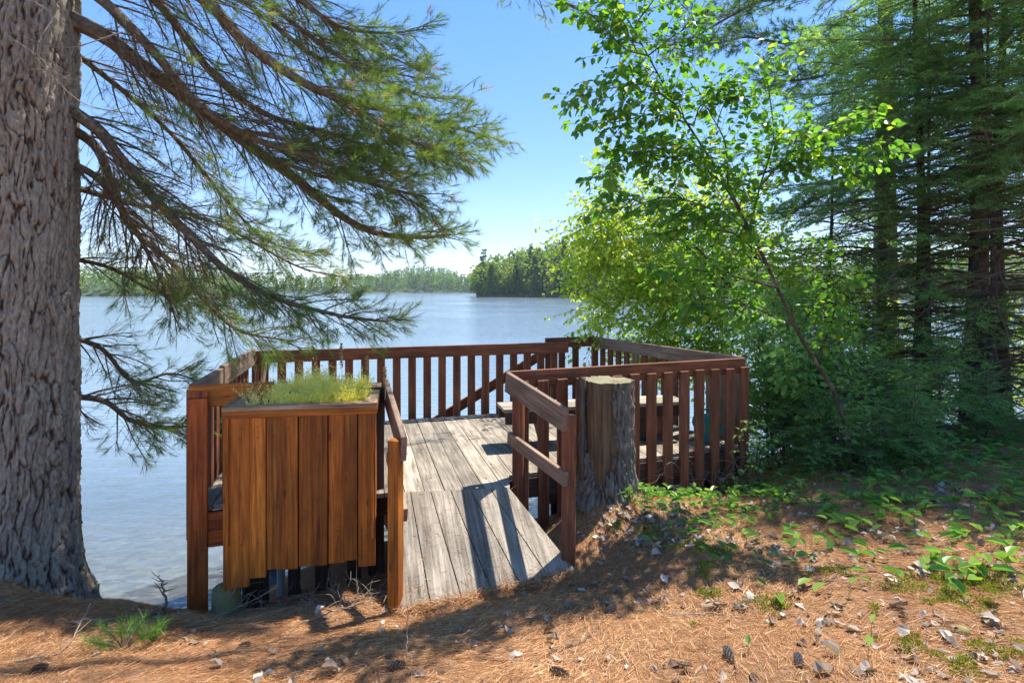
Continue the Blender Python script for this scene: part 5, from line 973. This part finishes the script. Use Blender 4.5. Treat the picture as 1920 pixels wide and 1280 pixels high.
for k in range(110):
    u = random.uniform(380, 720); q = at(u, 1150, .98); q[1] += random.uniform(-.1, .25); z = g1(q[0], q[1]); P = [A(q[0], q[1], z)]; d = nrm(A(random.uniform(-1, 1), random.uniform(-.6, .6), random.uniform(.0, .7)))
    for i in range(6): d = nrm(d + R.normal(size=3) * .35 + A(0, 0, -.06)); P.append(P[-1] + d * random.uniform(.03, .07))
    b.tube(P, .002, 4, cap=False)
tag(b.build('dry_brush', M['deadtwig']), 'tangle of fine dry twigs and roots along the foot of the deck', 'dry brush', kind='stuff')
# pine cones
def cone(u, v, L, ang, pale, label, tilt=0):
    q = at(u, v, 1.5)
    for _ in range(12): q = at(u, v, g1(q[0], q[1]) + .03)
    d = nrm(A(math.cos(ang), math.sin(ang), tilt)); r = L * .2; q[2] = g1(q[0], q[1]) + r * .9 + (L * .4 * abs(tilt)); a = nrm(np.cross(d, A(0, 0, 1))); c_ = np.cross(d, a); e = empty('pine_cone', q, label, 'pine cone', 'pine cones on the forest floor'); b = MB(); b.tube([q - d * L * .5, q, q + d * L * .5], [r * .4, r * .5, r * .12], 8); b.build('core', M['conebrown'], e)
    P, D, Nn, S = [], [], [], []
    n = 70
    for k in range(n):
        t = k / n; th = k * 2.39996; o = a * math.cos(th) + c_ * math.sin(th); pr = r * math.sin(math.pi * (.12 + .82 * t)) ** .6; P.append(q + d * L * (t - .5) + o * pr * .3); D.append(o * .9 + d * .55); Nn.append(np.cross(o, d) * .0 + d); S.append(pr * 1.0 + .004)
    S = np.array(S); b = MB(); b.leaves(np.array(P), np.array(D), np.array(Nn), S, S * .95, fold=-.15); b.leaves(np.array(P) + nrm(np.array(D)) * (S * .72)[:, None] + d * .0012, np.array(D), np.array(Nn), S * .33, S * .6, fold=-.1, mi=1); b.build('scales', [M['conebrown'], M['conepale']], e)
for a in [(742, 1243, .105, .15, 1, 'pale pine cone lying on its side at bottom centre left'), (1065, 1130, .07, 1.4, 0, 'small dark pine cone just below the ramp corner', .2), (1148, 1140, .075, .9, 0, 'dark pine cone at the upper end of the crooked stick', .3), (1048, 1256, .10, -.6, 1, 'pine cone near the bottom edge below the crooked stick'),
          (1367, 1222, .09, 1.5, 0, 'dark pine cone in the sunlit litter right of centre', .1), (886, 1204, .05, 1.0, 1, 'tiny pale pine cone in the needles before the ramp'), (458, 1203, .07, .5, 1, 'pine cone beside a mossy spot below the planter'), (1498, 1232, .08, 1.3, 1, 'grey weathered pine cone among the litter at lower right', .1), (75, 1245, .08, .2, 0, 'shaded pine cone in the bright litter at lower left')]: cone(*a)
# pine seedling, little fern-like plants, singled out
def seedling(u, v, n, L, hh, label, m, name, cat, spread=.12, w=.003):
    q = at(u, v, 1.3)
    for _ in range(12): q = at(u, v, g1(q[0], q[1]))
    e = empty(name, q, label, cat); b = MB(); nb = MB(); P0, D0 = [], []
    for k in range(9):
        a = random.random() * 6.283; t = q + A(math.cos(a) * spread * random.random() * 1.6, math.sin(a) * spread * random.random(), hh * random.uniform(.5, 1)); b.tube(spline([q, lerp(q, t, .5) + A(0, 0, .02), t], 6), np.linspace(.004, .002, 7), 4); dd = nrm(t - q + A(0, 0, .05))
        for j in range(n): P0.append(lerp(q, t, random.uniform(.35, 1))); D0.append(dd * .7 + R.normal(size=3) * .55 + A(0, 0, .25))
    b.build('stem', M['twig'], e); nb.needles(np.array(P0), np.array(D0), L, w); nb.build('needles', M[m], e)
seedling(232, 1218, 75, .085, .13, 'bright green tuft of pine shoot on the ground at lower left', 'lily', 'pine_seedling', 'pine seedling', .2, .0028)
seedling(290, 1205, 40, .08, .10, 'smaller green pine shoot just right of the bright one', 'lily', 'pine_seedling', 'pine seedling', .12, .0026)
# rounded stones
for (u, v, r, lb) in [(1452, 1040, .05, 'rounded dark stone half sunk in the litter by the moss'), (1805, 1183, .035, 'pale flat pebble among the dead leaves at the right')]:
    q = at(u, v, 1.5)
    for _ in range(12): q = at(u, v, g1(q[0], q[1]))
    b = MB(); zz = np.linspace(-.5, 1, 9); b.tube([q + A(0, 0, r * .7 * z) for z in zz], [r * math.sqrt(max(.001, 1 - abs(z) ** 2.4)) for z in zz], 14); tag(b.build('stone', M['concrete'], smooth=True), lb, 'stone')
